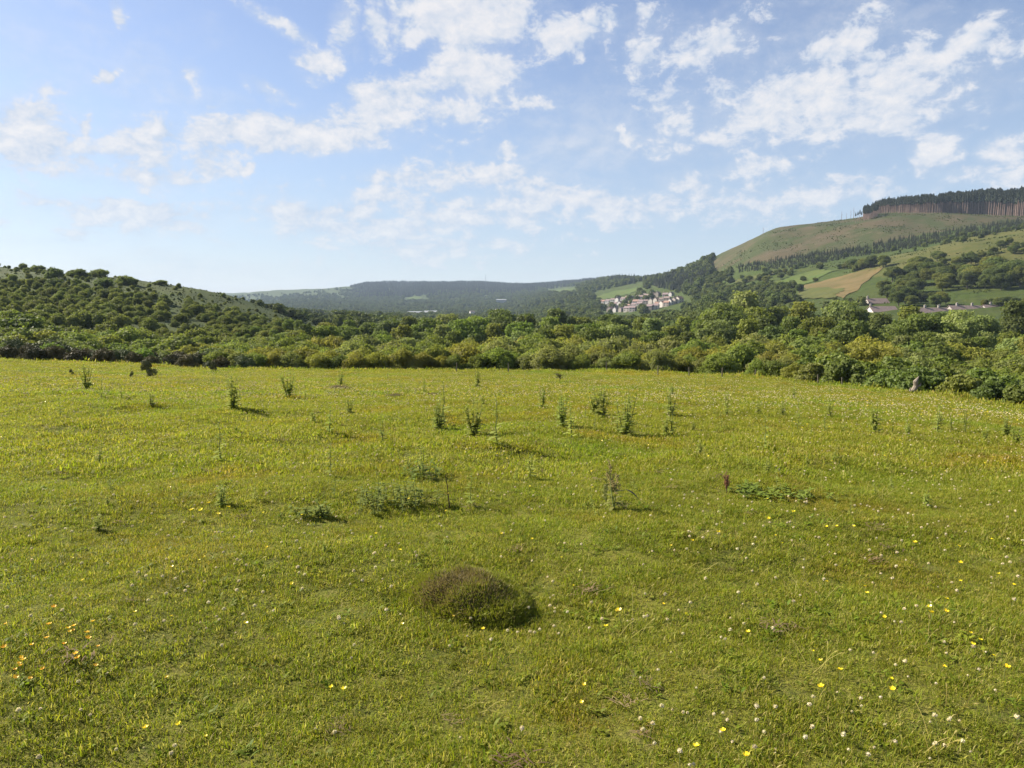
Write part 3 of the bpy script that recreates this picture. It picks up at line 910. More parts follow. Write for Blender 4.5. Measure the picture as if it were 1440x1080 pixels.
# scrub over the left hill
cand = []
srng = np.random.RandomState(21)
for _ in range(5200):
    Y = math.exp(srng.uniform(math.log(76), math.log(330)))
    u = srng.uniform(-90, 470)
    x = (u - 720) / 1000 * Y
    z = zat(x, Y)
    uq, v = prow(x, Y, z)
    crest = float(np.interp(uq, [-60, 0, 150, 260, 330, 450], [362, 372, 387, 403, 416, 450]))
    dcr = v - crest
    dens = 1.0
    small = False
    if dcr < 13 and uq > 195:
        dens, small = 0.06, True
    elif dcr < 24:
        dens, small = 0.55, True
    if 235 < uq < 262 and 425 < v < 455:
        dens = 0.02
    if 70 < uq < 210 and 462 < v < 478:
        dens = 0.03
    if 215 < uq < 300 and 455 < v < 485:
        dens = 0.03
    if srng.rand() > dens:
        continue
    rad = (2.0 + 0.0055 * Y) * (1.0 if dens > 0.5 else 0.9)
    if all((x - a[0]) ** 2 + (Y - a[1]) ** 2 > rad * rad for a in cand):
        h = srng.uniform(2.2, 4.2) * (0.75 if Y < 100 else 1.0) * (1.25 if srng.rand() < 0.15 else 1)
        if small:
            h *= 0.5
        h *= float(np.interp(Y, [110, 170, 230], [1.0, 0.9, 0.80]))
        if v > 478 and Y < 110:
            h *= 0.75
        cand.append((x, Y, uq, v, h))
cand.sort(key=lambda a: a[1])
things_c, stuff_c = cand[:275], cand[275:]
bands = [(0, 95, 'on the lowest slope of the left hill'), (95, 120, 'on the lower slope of the left hill'), (120, 150, 'on the lower middle slope of the left hill'), (150, 185, 'halfway up the left hill'),
         (185, 225, 'on the upper middle slope of the left hill'), (225, 600, 'near the top of the left hill')]
for (lo, hi, ph) in bands:
    for k, (x, Y, uq, v, h) in enumerate(sorted([c for c in things_c if lo <= c[1] < hi], key=lambda a: a[2])):
        o, cn = put_bush('scrub', 'hillside_shrub', x, Y, h * prng.uniform(0.8, 1.1), prng.uniform(1.05, 1.6))
        tag(o, f'{cn} rounded shrub, {nth(k + 1)} from left {ph}', 'shrub', 'shrubs on the left hill')
if stuff_c:
    n = len(stuff_c)
    P = np.array([(c[0], c[1], zat(c[0], c[1]) - 0.1) for c in stuff_c])
    scatter('hillside_scrub', P, [c[4] for c in stuff_c], np.c_[np.zeros(n), np.zeros(n), srng.uniform(0, 6.28, n)], srng.randint(0, len(PB['scrub']), n), PB['scrub'], 'massed small scrub far up the left hill')
for (u, v, wpx, hpx, lab) in ((57, 382, 20, 9, 'low dark shrub on the left skyline, left of the big round one'), (75, 391, 25, 16, 'biggest dark round bush on the left hill skyline'),
                              (78, 404, 24, 13, 'dark bush just below the biggest round bush on the left hill'), (112, 389, 30, 11, 'broad olive shrub on the left skyline'),
                              (142, 390, 28, 12, 'broad dark shrub on the left skyline beside the olive one'), (148, 403, 26, 13, 'dark spreading bush below the left skyline'),
                              (177, 400, 22, 13, 'dark round bush standing out on the middle of the left skyline'), (190, 401, 12, 9, 'small bush at the right side of the dark round skyline bush'),
                              (227, 401, 22, 7, 'flat dark hedge clump on the open right part of the left skyline'), (251, 405, 8, 6, 'small round bush right of the flat skyline clump'),
                              (315, 418, 8, 6, 'last small bush at the right end of the left skyline'), (12, 374, 12, 10, 'leftmost spiky sapling clump on the left skyline'),
                              (28, 376, 12, 9, 'second spiky sapling clump on the left skyline')):
    x, y, z = hit(u, v)
    y = min(y, 320)
    x = xcol(u, y, z)
    h = hpx * y / 1000 * 0.9 + 0.3
    o, cn = put_bush('scrub', 'skyline_shrub', x, y, h, max(0.7, (wpx * y / 1000) / (1.25 * h)), tint=('dark green', (0.85, 0.92, 0.92)))
    tag(o, lab, 'shrub', 'bushes on the left skyline')

# ------------------------------------------------------------------ trees on the right-hand hill
HT = []
def clump(cu, cv, ru, rv, n, h, tint=None):
    for _ in range(n):
        a, rr = prng.uniform(0, 6.28), math.sqrt(prng.random())
        u, v = cu + ru * rr * math.cos(a), cv + rv * rr * math.sin(a)
        x, y, z = hit(u, v)
        if y > 1250 or y < 150:
            continue
        HT.append((u, v, x, y, h * prng.uniform(0.75, 1.2), tint))
clump(1290, 400, 45, 18, 22, 9.5)
clump(1255, 420, 24, 12, 12, 8)
clump(1345, 398, 28, 10, 12, 10)
clump(1408, 398, 34, 12, 13, 11)
clump(1330, 372, 45, 6, 11, 6.5)
clump(1375, 362, 26, 5, 7, 4.5)
clump(1415, 352, 30, 8, 10, 5)
clump(1202, 379, 14, 3, 5, 9)
clump(1233, 377, 11, 3, 4, 9)
clump(1165, 378, 45, 3, 10, 6)
clump(1140, 396, 16, 2, 4, 4)
clump(1100, 386, 40, 4, 10, 6)
clump(1060, 396, 50, 4, 12, 6.5)
clump(1030, 408, 60, 6, 18, 7)
clump(1088, 412, 36, 8, 14, 7)
clump(985, 412, 40, 8, 14, 7)
clump(1000, 392, 30, 8, 10, 7)
clump(1395, 428, 50, 4, 9, 4)
clump(1300, 428, 30, 5, 8, 6)
bandsR = [(0, 420, 'just above the terraced roofs'), (420, 500, 'on the lower right hillside'), (500, 640, 'on the middle right hillside'), (640, 820, 'along the hedges of the right hillside'), (820, 2000, 'on the far shoulder of the right hill')]
for (lo, hi, ph) in bandsR:
    for k, (u, v, x, y, h, tint) in enumerate(sorted([c for c in HT if lo <= c[3] < hi], key=lambda a: a[0])):
        o, cn = put_tree('hillside_tree', x, y, h, tall=False, wf=1.25, tint=tint or prng.choice([('dark green', (0.7, 0.76, 0.85)), ('mid-green', (0.9, 0.95, 0.95)), ('olive', (1.15, 1.08, 0.95))]))
        tag(o, f'{cn} rounded tree, {nth(k + 1)} from left {ph}', 'tree', 'trees on the right hillside')

# ------------------------------------------------------------------ conifers: bare-trunked front of the plantation on the crest
crng = np.random.RandomState(33)
front = []
u = 1203.0
while u < 1475:
    v = float(np.interp(u, [1200, 1240, 1330, 1400, 1475], [300, 298.5, 297.5, 301, 304]))
    x, y, z = hit(u, v + 1.5)
    if y > 1100:
        y = 900.0
        x = xcol(u, y, zat((u - 720) / 1000 * y, y))
    hpx = float(np.interp(u, [1200, 1260, 1330, 1400, 1475], [15, 19, 24, 30, 33])) * crng.uniform(0.9, 1.1)
    front.append((u, x, y, hpx * y / 1000))
    u += crng.uniform(2.2, 4.0)
for k, (u, x, y, h) in enumerate(front):
    root = obj('conifer', None, loc=(x, y, zat(x, y) - 0.2), rz=prng.uniform(0, 6.28), scale=(h, h, h))
    p = CON_EDGE[prng.randrange(len(CON_EDGE))]
    obj('crown', p[0], root)
    obj('trunk', p[1], root)
    tag(root, f'tall bare-trunked conifer, {nth(k + 1)} from left along the felled front of the crest plantation', 'conifer', 'conifers along the crest plantation front')
P, S, I = [], [], []
for _ in range(3000):                               # the plantation behind that front
    k = crng.randint(0, len(front))
    u0, x0, y0, h0 = front[k]
    dy = 3 + 120 * crng.rand() ** 1.3
    y = y0 + dy
    x = x0 * y / y0 + crng.normal() * 2
    if 720 + 1000 * x / y < 1204:
        continue
    P.append((x, y, zat(x, y) - 0.2))
    S.append(h0 * crng.uniform(0.88, 1.08))
    I.append(crng.randint(0, 6))
n = len(P)
scatter('conifer_plantation', P, S, np.c_[np.zeros(n), np.zeros(n), crng.uniform(0, 6.28, n)], I, CONIFER_EDGE_STUFF, 'depth of the dark conifer plantation on the right-hand crest')

# younger conifer belt across the hill, and the dark wood at its left foot
P, S, I = [], [], []
def conifer_band(pts_lo, pts_hi, n, h):
    for _ in range(n):
        u = crng.uniform(pts_lo[0][0], pts_lo[-1][0])
        v0 = np.interp(u, [p[0] for p in pts_lo], [p[1] for p in pts_lo])
        v1 = np.interp(u, [p[0] for p in pts_hi], [p[1] for p in pts_hi])
        x, y, z = hit(u, crng.uniform(v1, v0))
        if 450 < y < 2600:
            P.append((x, y, z - 0.2))
            S.append(h * crng.uniform(0.45, 1.2))
            I.append(crng.randint(0, 5))
conifer_band([(1035, 384), (1120, 377), (1200, 362), (1240, 357), (1330, 341), (1460, 319)], [(1035, 375), (1120, 361), (1200, 351), (1240, 342), (1330, 326), (1460, 307)], 1500, 4.9)
conifer_band([(893, 392), (925, 405), (960, 412), (985, 404), (1003, 382)], [(893, 390), (925, 388), (960, 388), (985, 389), (1003, 380)], 900, 11)
conifer_band([(850, 394), (893, 400)], [(850, 390), (893, 388)], 250, 14)
n = len(P)
scatter('conifer_belt', P, S, np.c_[np.zeros(n), np.zeros(n), crng.uniform(0, 6.28, n)], I, CONIFER_STUFF, 'belt of young dark conifers across the right-hand hill')

# dead snags and wispy survivors on the skyline
def snag(u, v, hpx, label, n=3, Yfix=None):
    x, y, z = hit(u, v)
    y = Yfix or min(y, 1050)
    x = xcol(u, y, zat((u - 720) / 1000 * y, y))
    h = hpx * y / 1000
    mb = MB()
    r = 0.022 * h
    mb.tube([(0, 0, -.3), (0.02 * h, 0, 0.5 * h), (0, 0.01 * h, h)], [r, r * 0.7, r * 0.25], 6)
    rr = random.Random(int(u))
    for k in range(n * 3):
        zz = h * rr.uniform(0.45, 0.95)
        a = rr.uniform(0, 6.28)
        l = h * rr.uniform(0.06, 0.14)
        mb.tube([(0, 0, zz), (l * math.cos(a), l * math.sin(a), zz + l * 0.5)], [r * 0.35, r * 0.1], 4)
    o = obj('dead_tree', mb.mesh('dead_tree', M['conifer_bark']), loc=(x, y, zat(x, y)))
    tag(o, label, 'dead tree', 'dead trees on the right skyline')
snag(1183, 301, 15, 'bare dead snag on the skyline left of the crest plantation')
snag(1200, 300, 18, 'thin bare trunk touching the left end of the crest plantation')
snag(1196, 300, 14, 'short bare trunk just left of the crest plantation end')
snag(1190, 301, 11, 'shortest bare trunk between skyline snag and plantation')
snag(1073, 322, 11, 'lone bare snag on the shoulder of the right hill', 4)
snag(1086, 319, 4, 'short broken stub right of the lone shoulder snag', 1)

# ------------------------------------------------------------------ woodland of the valley and far hills
P, S, I = [], [], []
frng = np.random.RandomState(44)
def wood(ulo, uhi, Ylo, Yhi, n, h, skip=None):
    us = frng.uniform(ulo, uhi, n)
    Ys = np.exp(frng.uniform(math.log(Ylo), math.log(Yhi), n))
    xs = (us - 720) / 1000 * Ys
    zs = Z(xs, Ys)
    for a in range(n):
        uq, v = prow(xs[a], Ys[a], zs[a])
        if skip and skip(uq, v, Ys[a]):
            continue
        P.append((xs[a], Ys[a], zs[a] - 0.3))
        S.append(h * frng.uniform(0.65, 1.25))
        I.append(frng.randint(0, 6))
def vtx(u, Y):
    return math.sin(u * 0.16 + Y * 0.006) + math.sin(u * 0.07 - Y * 0.011 + 1) > 0.35
def in_fields(u, v, Y):
    if 834 < u < 906 and abs(v - (420 - (u - 834) * 0.24)) < 8 and Y > 1050: return True
    if 770 < u < 812 and 403 < v < 413: return True
    if 568 < u < 600 and 413 < v < 424: return True
    if 843 < u < 962 and 560 < Y < 1250: return frng.rand() < (0.985 if Y < 900 else 0.90)
    if u > 960 and 640 < Y: return frng.rand() < 0.5
    if u < 540 and Y < 900: return frng.rand() < 0.9 or u < 470
    return False
wood(400, 1010, 300, 900, 2600, 10, in_fields)
wood(380, 1000, 900, 2000, 5000, 10, in_fields)
wood(320, 560, 2000, 3700, 2600, 9, lambda u, v, Y: in_fields(u, v, Y) or vtx(u, Y))
wood(330, 900, 2000, 3300, 6500, 11, lambda u, v, Y: in_fields(u, v, Y) or (u < 400 and frng.rand() < 0.35) or (u < 490 and Y > 2850 and frng.rand() < 0.6))
n = len(P)
scatter('valley_woodland', P, S, np.c_[np.zeros(n), np.zeros(n), frng.uniform(0, 6.28, n)], I, PB['far'], 'far-off woodland filling the valley and the distant hillsides')
P, S, I = [], [], []
for _ in range(9000):
    u = frng.uniform(494, 900)
    Y = frng.uniform(3050, 4400)
    x = (u - 720) / 1000 * Y
    z = zat(x, Y)
    uq, v = prow(x, Y, z)
    if Y < 3050 + 300 * max(0, (u - 560) / 200.0) and u > 560 and frng.rand() < 0.6:
        continue
    P.append((x, Y, z - 0.3))
    S.append(frng.uniform(17, 24) * (0.35 + 0.65 * min(1.0, (u - 494) / 26.0) ** 0.6))
    I.append(frng.randint(0, 5))
n = len(P)
scatter('distant_plantation', P, S, np.c_[np.zeros(n), np.zeros(n), frng.uniform(0, 6.28, n)], I, CONIFER_STUFF, 'dark conifer plantation along the far skyline')

# rough tussocks, bracken and seedling scrub over the open hillsides
P, S, I = [], [], []
def rough(n, ulo, uhi, Ylo, Yhi, hlo, hhi, test=None):
    us = frng.uniform(ulo, uhi, n)
    Ys = np.exp(frng.uniform(math.log(Ylo), math.log(Yhi), n))
    xs = (us - 720) / 1000 * Ys
    zs = Z(xs, Ys)
    cl = vn(xs, Ys, Ylo * 0.10, 3) + 0.6 * vn(xs, Ys, Ylo * 0.03, 4)
    for a in range(n):
        uq, v = prow(xs[a], Ys[a], zs[a])
        if test and not test(uq, v, Ys[a], cl[a]):
            continue
        P.append((xs[a], Ys[a], zs[a] - 0.08))
        S.append(frng.uniform(hlo, hhi) * (1 + 0.4 * cl[a]))
        I.append(frng.randint(0, 6))
def vn(x, y, sc, seed):
    r = np.random.RandomState(seed)
    v = 0
    for k in range(5):
        a, p, q_ = r.uniform(0, 6.28), r.uniform(0, 6.28), r.uniform(0.6, 1.7)
        v = v + np.sin((x * math.cos(a) + y * math.sin(a)) * q_ / sc * 6.28 + p)
    return v / 5
def in_patch(u, v):
    return (1110 < u < 1245 and 377 < v < 422 and v > 404 - (u - 1122) * 0.27) or (1030 < u < 1125 and 378 < v < 404) or (1118 < u < 1185 and 377 < v < 405)
rough(9000, 990, 1480, 640, 1010, 0.35, 1.05, lambda u, v, Y, c: c > 0.05 and not in_patch(u, v))
rough(4500, 1150, 1480, 390, 620, 0.3, 0.9, lambda u, v, Y, c: c > 0.12 and not in_patch(u, v))
rough(6500, -80, 420, 120, 345, 0.18, 0.5, lambda u, v, Y, c: c > -0.15)
rough(420, 315, 500, 330, 760, 2.0, 4.6, lambda u, v, Y, c: v > 430)
rough(500, 1035, 1470, 560, 800, 2.0, 5.0, lambda u, v, Y, c: c > -0.1 and -3 < v - np.interp(u, [1035, 1120, 1200, 1240, 1330, 1460], [384, 375, 361, 356, 340, 318]) < 5)
rough(900, 985, 1130, 480, 900, 3.0, 7.5, lambda u, v, Y, c: v > 378 and not in_patch(u, v))
rough(420, 1060, 1230, 300, 620, 2.0, 5.0, lambda u, v, Y, c: c > 0.12 and not in_patch(u, v))
n = len(P)
scatter('hillside_bracken', P, S, np.c_[np.zeros(n), np.zeros(n), frng.uniform(0, 6.28, n)], I, PB['far'], 'rough bracken and seedling scrub over the open hillsides')

# ------------------------------------------------------------------ houses
def house(w, d, h, rh, wallm, roofm, nwin=2):
    root = obj('house', None)
    mb = MB()
    hw, hd = w / 2, d / 2
    V = [(-hw, -hd, -1.5), (hw, -hd, -1.5), (hw, hd, -1.5), (-hw, hd, -1.5), (-hw, -hd, h), (hw, -hd, h), (hw, hd, h), (-hw, hd, h), (-hw, 0, h + rh), (hw, 0, h + rh)]
    mb.add(V, [(0, 1, 5, 4), (2, 3, 7, 6), (3, 2, 1, 0)], None)
    mb.add([V[1], V[2], V[6], V[9], V[5]], None, [(0, 1, 2), (0, 2, 4), (4, 2, 3)])
    mb.add([V[0], V[3], V[7], V[8], V[4]], None, [(2, 1, 0), (4, 2, 0), (3, 2, 4)])
    obj('wall', mb.mesh('wall', wallm), root)
    rb = MB()
    ov, th = 0.35, 0.18
    for s in (-1, 1):
        e = np.array([(-hw - ov, s * (hd + ov), h - rh * ov / hd), (hw + ov, s * (hd + ov), h - rh * ov / hd), (hw + ov, 0, h + rh), (-hw - ov, 0, h + rh)])
        P8 = np.r_[e + (0, 0, 0.02), e + (0, 0, th)]
        rb.add(P8, [(0, 1, 2, 3), (7, 6, 5, 4), (0, 4, 5, 1), (1, 5, 6, 2), (2, 6, 7, 3), (3, 7, 4, 0)])
    ro = obj('roof', rb.mesh('roof', roofm), root)
    n_ch = max(1, round(w / 9))
    for k in range(n_ch):
        cb_ = MB()
        cx = -hw + 0.6 if n_ch == 1 else -hw + (k + 0.5) * w / n_ch
        cb_.box((cx, 0, h + rh + 0.45), (0.9, 0.6, 1.5))
        cb_.box((cx, 0, h + rh + 1.25), (1.05, 0.75, 0.14))
        cb_.tube([(cx - .2, 0, h + rh + 1.3), (cx - .2, 0, h + rh + 1.65)], 0.11, 6)
        cb_.tube([(cx + .2, 0, h + rh + 1.3), (cx + .2, 0, h + rh + 1.65)], 0.11, 6)
        obj('chimney', cb_.mesh('chimney', M['stone_wall']), ro)
    for k in range(nwin):
        cx = -hw + (k + 0.5) * w / nwin
        for zc in (1.4, 3.9):
            if zc + 0.8 < h + 0.3 and not (zc < 2 and k == nwin // 2):
                wb = MB()
                wb.box((cx, -hd - 0.03, zc), (1.15, 0.1, 1.3))
                obj('window', wb.mesh('window', M['glass']), root)
    db = MB()
    cx = -hw + (nwin // 2 + 0.5) * w / nwin
    db.box((cx, -hd - 0.03, 1.0), (0.95, 0.1, 2.1))
    obj('door', db.mesh('door', M['door']), root)
    return root
protoH = house(8.5, 7.0, 5.0, 2.6, M['wall'], M['roof'])
protoS = house(8.0, 7.0, 5.0, 2.4, M['stone_wall'], M['roof'])
hs = []
hrng = random.Random(9)
rows = [((848, 427), (905, 419), 9), ((858, 431), (938, 424), 12), ((866, 435), (900, 431), 5), ((858, 438), (890, 437), 5), ((902, 421), (925, 416), 4), ((936, 418), (944, 416), 2), ((925, 431), (938, 430), 3), ((905, 445), (922, 445), 3), ((944, 429), (955, 427), 3), ((796, 443), (812, 441), 2), ((838, 433), (843, 432), 1)]
rphr = ['top row of the hillside houses', 'second row of the hillside houses', 'third row of the hillside houses', 'lowest row of the hillside houses', 'upper right row of the hillside houses',
        'pair above the hillside houses', 'right end of the hillside houses', 'group among trees below the hillside houses', 'group right of the hillside houses', 'pair left of the hillside houses', 'spot left of the hillside houses']
for (a, b, n), ph in zip(rows, rphr):
    for k in range(n):
        f = k / max(1, n - 1)
        u, v = a[0] + (b[0] - a[0]) * f, a[1] + (b[1] - a[1]) * f
        x, y, z = hit(u, v + 1.0)
        y = min(max(y, 820), 1250)
        x = xcol(u, y, z)
        z = zat(x, y)
        pale = hrng.random() < 0.72
        o = copy_tree(protoH if pale else protoS)
        gable = hrng.random() < 0.35
        o.location = (x, y, z + 0.2)
        o.rotation_euler = (0, 0, (R(40) if gable else R(-34)) + hrng.uniform(-0.15, 0.15))
        s = hrng.uniform(0.75, 0.98)
        o.scale = (s, s, s)
        tint = hrng.choice([(1, 1, 1), (1.15, 1.12, 1.08), (1.0, 0.95, 0.88), (0.85, 0.8, 0.76)])
        for ch in o.children:
            if ch.name.startswith('wall'):
                ch.color = (*tint, 1)
            if ch.name.startswith('roof'):
                ch.color = (*hrng.choice([(1, 1, 1), (1.4, 1.15, 1.0), (1.1, 1.1, 1.2)]), 1)
        tag(o, f'{"pale rendered" if pale else "brown stone"} house, {nth(k + 1)} from left in the {ph}', 'house', 'houses on the hillside across the valley')
remove_tree(protoH)
# far little houses on the valley floor
protoF = house(9, 7.5, 5.2, 2.8, M['wall'], M['roof'])
for k, (u, v, Y) in enumerate([(441, 441, 1500), (448, 438, 1550), (455, 440, 1500), (459, 443, 1450), (463, 439, 1520), (468, 442, 1450), (480, 440, 1480), (484, 441, 1470), (664, 440, 1400), (700, 438, 1300)]):
    o = copy_tree(protoF)
    x = xcol(u, Y, zat((u - 720) / 1000 * Y, Y))
    o.location = (x, Y, max(zat(x, Y), zrow(v + 2, Y)))
    o.rotation_euler = (0, 0, hrng.uniform(-0.5, 0.5))
    o.scale = (1.0, 1.0, 0.9)
    tag(o, f'tiny pale house, {nth(k + 1)} from left among the valley-floor trees', 'house', 'houses on the valley floor')
remove_tree(protoF)
# terraces on the right, showing their roofs above the trees
for (u0, u1, v, Y, lab) in ((1218, 1246, 424, 395, 'short upper terrace of stone houses above the right-hand trees'), (1222, 1258, 435, 360, 'lower terrace with cream gable behind the right-hand trees'),
                            (1290, 1330, 437, 340, 'left terrace of the long slate-roofed row at right'), (1334, 1378, 434, 345, 'middle terrace of the long slate-roofed row at right'),
                            (1382, 1424, 433, 345, 'right terrace of the long slate-roofed row at right'), (1137, 1158, 433, 470, 'small grey cottage showing between trees right of centre')):
    um = (u0 + u1) / 2
    w = (u1 - u0) / 1000 * Y
    o = house(w, 7.5, 4.6, 2.6, M['stone_wall'] if 'stone' in lab or 'slate' in lab else M['wall'], M['roof'], nwin=max(2, int(w / 3)))
    x = xcol(um, Y, zat((um - 720) / 1000 * Y, Y))
    o.location = (x, Y, zrow(v - 4, Y) - 7.2)
    o.rotation_euler = (0, 0, 0.06)
    o.name = 'terrace'
    tag(o, lab, 'terrace', 'terraces above the right-hand trees')
remove_tree(protoS)
# white sheds down the valley
for (u, v, wpx, Y, lab) in ((588, 439, 28, 1500, 'long white industrial shed on the valley floor left of centre'), (606, 438, 18, 1550, 'shorter white shed right of the long one'), (592, 446, 9, 1350, 'small white shed below the long white one'),
                            (598, 446, 6, 1340, 'smallest white shed beside the lower one'), (705, 421, 14, 2300, 'lone white barn roof among far trees at centre'), (682, 402, 5, 3700, 'tiny white farm building under the far mast')):
    w = wpx / 1000 * Y
    hgt = 3.5
    root = obj('shed', None)
    x = xcol(u, Y, zat((u - 720) / 1000 * Y, Y))
    root.location = (x, Y, max(zat(x, Y) - 1, zrow(v + 1.5, Y) - 2))
    wb = MB()
    wb.box((0, 0, hgt / 2 - 4), (w, 18, hgt + 8))
    obj('wall', wb.mesh('wall', M['metal_roof']), root)
    rb = MB()
    for s in (-1, 1):
        e = np.array([(-w / 2 - .4, s * 9.6, hgt + .05), (w / 2 + .4, s * 9.6, hgt + .05), (w / 2 + .4, 0, hgt + 2.4), (-w / 2 - .4, 0, hgt + 2.4)])
        rb.add(np.r_[e, e + (0, 0, .25)], [(0, 1, 2, 3), (7, 6, 5, 4), (0, 4, 5, 1), (1, 5, 6, 2), (2, 6, 7, 3), (3, 7, 4, 0)])
    obj('roof', rb.mesh('roof', M['metal_roof']), root)
    db = MB()
    db.box((0, -9.05, hgt * .35), (5, .12, hgt * .7))
    obj('door', db.mesh('door', M['steel']), root)
    tag(root, lab, 'shed', 'white sheds in the valley')
# mast on the far skyline
Y = 4150.0
x = xcol(683, Y, zat((683 - 720) / 1000 * Y, Y))
hm = 58.0
mb = MB()
for k in range(3):
    a = k * 2.094
    mb.tube([(2.6 * math.cos(a), 2.6 * math.sin(a), -1), (0.5 * math.cos(a), 0.5 * math.sin(a), hm)], [0.5, 0.35], 5)
for k in range(16):
    f0, f1 = k / 16, (k + 1) / 16
    for q_ in range(3):
        a0, a1 = q_ * 2.094, (q_ + 1) * 2.094
        r0, r1 = 2.6 - 2.1 * f0, 2.6 - 2.1 * f1
        mb.tube([(r0 * math.cos(a0), r0 * math.sin(a0), f0 * hm), (r1 * math.cos(a1), r1 * math.sin(a1), f1 * hm)], 0.16, 4)
mb.tube([(0, 0, hm - 2), (0, 0, hm + 8)], [0.3, 0.12], 5)
o = obj('radio_mast', mb.mesh('radio_mast', M['steel']), loc=(x, Y, zat(x, Y)))
tag(o, 'thin lattice radio mast on the far skyline left of centre', 'mast')

# ------------------------------------------------------------------ fence posts along the far side and the pale stump
posts = [(642, 523, 15), (715, 524, 13), (853, 525, 19), (925, 528, 15), (969, 530, 16), (1015, 531, 14), (1062, 532, 18), (1150, 540, 20), (1184, 543, 16)]
for k, (u, v, hpx) in enumerate(posts):
    x, y, z = hit(u, v)
    y = min(y, edgeY(u) + 1.5)
    x = xcol(u, y, zat((u - 720) / 1000 * y, y))
    h = max(0.8, hpx * y / 1000 * 0.85)
    mb = MB()
    lean = prng.uniform(-0.05, 0.05)
    mb.tube([(0, 0, -0.3), (lean * .5 * h, 0, h * 0.5), (lean * h, 0.0, h)], [0.05, 0.045, 0.04], 8)
    o = obj('fence_post', mb.mesh('fence_post', M['post'], smooth=False), loc=(x, y, zat(x, y)), rz=prng.uniform(0, 6))
    tag(o, f'weathered wooden fence post at the far meadow edge, {nth(k + 1)} from left', 'fence post', 'fence posts at the far meadow edge')
x, y, z = hit(1283, 556)
mb = MB()
h = 27 * y / 1000
mb.tube([(0, 0, -.2), (0.03 * h, 0, .25 * h), (0.16 * h, 0.02, .5 * h), (.12 * h, 0, .72 * h), (0.28 * h, 0, h)], [.19 * h, .15 * h, .12 * h, .13 * h, .02 * h], 9)
mb.tube([(0.1 * h, 0, .4 * h), (.34 * h, -.05, .52 * h), (.4 * h, -.05, .68 * h)], [.07 * h, .05 * h, .015 * h], 6)
mb.tube([(-0.05 * h, 0, -.1 * h), (-.2 * h, -.1, .18 * h), (-.16 * h, -.1, .42 * h)], [.09 * h, .06 * h, .02 * h], 6)
o = obj('dead_stump', mb.mesh('dead_stump', M['pale_wood'], smooth=False), loc=(x, y, zat(x, y)))
tag(o, 'pale weathered broken tree stump at the right edge of the meadow', 'tree stump')

# ------------------------------------------------------------------ the anthill mounds
def anthill(u, v, wpx, hrel, label, seed, nblades=9000, depth=None):
    rng = np.random.RandomState(seed)
    x, y, z = hit(u, v)
    rx = wpx * y / 1000 / 2
    ry = rx * (depth or 0.85)
    h = rx * hrel
    root = obj('anthill', None, loc=(x, y, zat(x, y) - 0.02))
    nr, na = 22, 48
    V, Q = [], []
    ph = rng.uniform(0, 6.28, 6)
    def surf(r, a):
        lx = r * (1 + 0.07 * np.sin(2 * a + ph[0]) + 0.05 * np.sin(3 * a + ph[1]))
        zz = h * np.clip(1 - np.clip(r, 0, 1) ** 2.3, 0, 1) ** 0.85
        zz = zz * (1 + 0.10 * np.sin(4 * r * np.cos(a) * 2 + ph[2]) * np.cos(5 * r * np.sin(a) + ph[3])) + h * 0.05 * np.sin(9 * r * np.cos(a) + ph[4]) * np.sin(11 * r * np.sin(a) + ph[5]) * (r < 1)
        return np.stack([rx * lx * np.cos(a), ry * lx * np.sin(a), zz], -1)
    for i in range(nr + 1):
        for j in range(na):
            p = surf(np.array(i / nr * 1.06), np.array(2 * math.pi * j / na))
            V.append(p if i < nr else p - np.array([0, 0, 0.04]))
    for i in range(nr):
        for j in range(na):
            Q.append((i * na + j, (i + 1) * na + j, (i + 1) * na + (j + 1) % na, i * na + (j + 1) % na))
    mb = MB()
    mb.add(V, Q)
    obj('mound', mb.mesh('mound', M['soil'], smooth=True), root)
    n = nblades
    r = np.sqrt(rng.uniform(0, 1.12, n))
    a = rng.uniform(0, 6.283, n)
    Pb = surf(np.minimum(r, 1.05), a)
    e = 0.03
    N_ = np.cross(surf(np.minimum(r + e, 1.1), a) - Pb, surf(np.minimum(r, 1.05), a + e) - Pb)
    N_ /= np.linalg.norm(N_, axis=1, keepdims=True) + 1e-9
    N_[N_[:, 2] < 0] *= -1
    dirv = N_ * 0.7 + rng.normal(size=(n, 3)) * 0.55 + np.array([0, 0, 0.15])
    dirv /= np.linalg.norm(dirv, axis=1, keepdims=True)
    # brown heathy top, green skirt
    nx, ny = Pb[:, 0] / rx, Pb[:, 1] / ry
    rb_ = np.hypot(nx + 0.08, (ny + 0.12) * 1.05)
    brown = np.clip(1.18 - 1.35 * rb_ + 0.30 * np.sin(nx * 6 + ph[1]) * np.cos(ny * 5 + ph[2]), 0, 1)
    hue = np.where(rng.rand(n) < brown, rng.uniform(0.5, 0.85, n), rng.uniform(0.0, 0.4, n))
    hue = np.where(rng.rand(n) < 0.03, 1.0, hue)
    sc = rx / 0.36
    ln = rng.uniform(0.012, 0.034, n) * (1 + 0.6 * (r > 0.85)) * max(1.0, sc)
    wd = rng.uniform(0.0016, 0.0032, n) * max(1.0, sc * 1.2)
    side = np.cross(dirv, rng.normal(size=(n, 3)))
    side /= np.linalg.norm(side, axis=1, keepdims=True) + 1e-9
    tip = Pb + dirv * ln[:, None]
    V = np.stack([Pb - side * wd[:, None], Pb + side * wd[:, None], tip], 1).reshape(-1, 3)
    me = mesh_np('turf_cover', V, [np.arange(3 * n).reshape(-1, 3)], [M['moss']], attrs={'hue': np.repeat(hue, 3)})
    obj('turf_cover', me, root)
    tag(root, label, 'anthill', 'grassy anthills in the meadow')
anthill(654, 842, 188, 0.41, 'large brown and green anthill mound in the near foreground', 3, nblades=26000, depth=0.92)
anthill(477, 547, 44, 0.26, 'leftmost small green anthill far back in the meadow', 4, 2500)
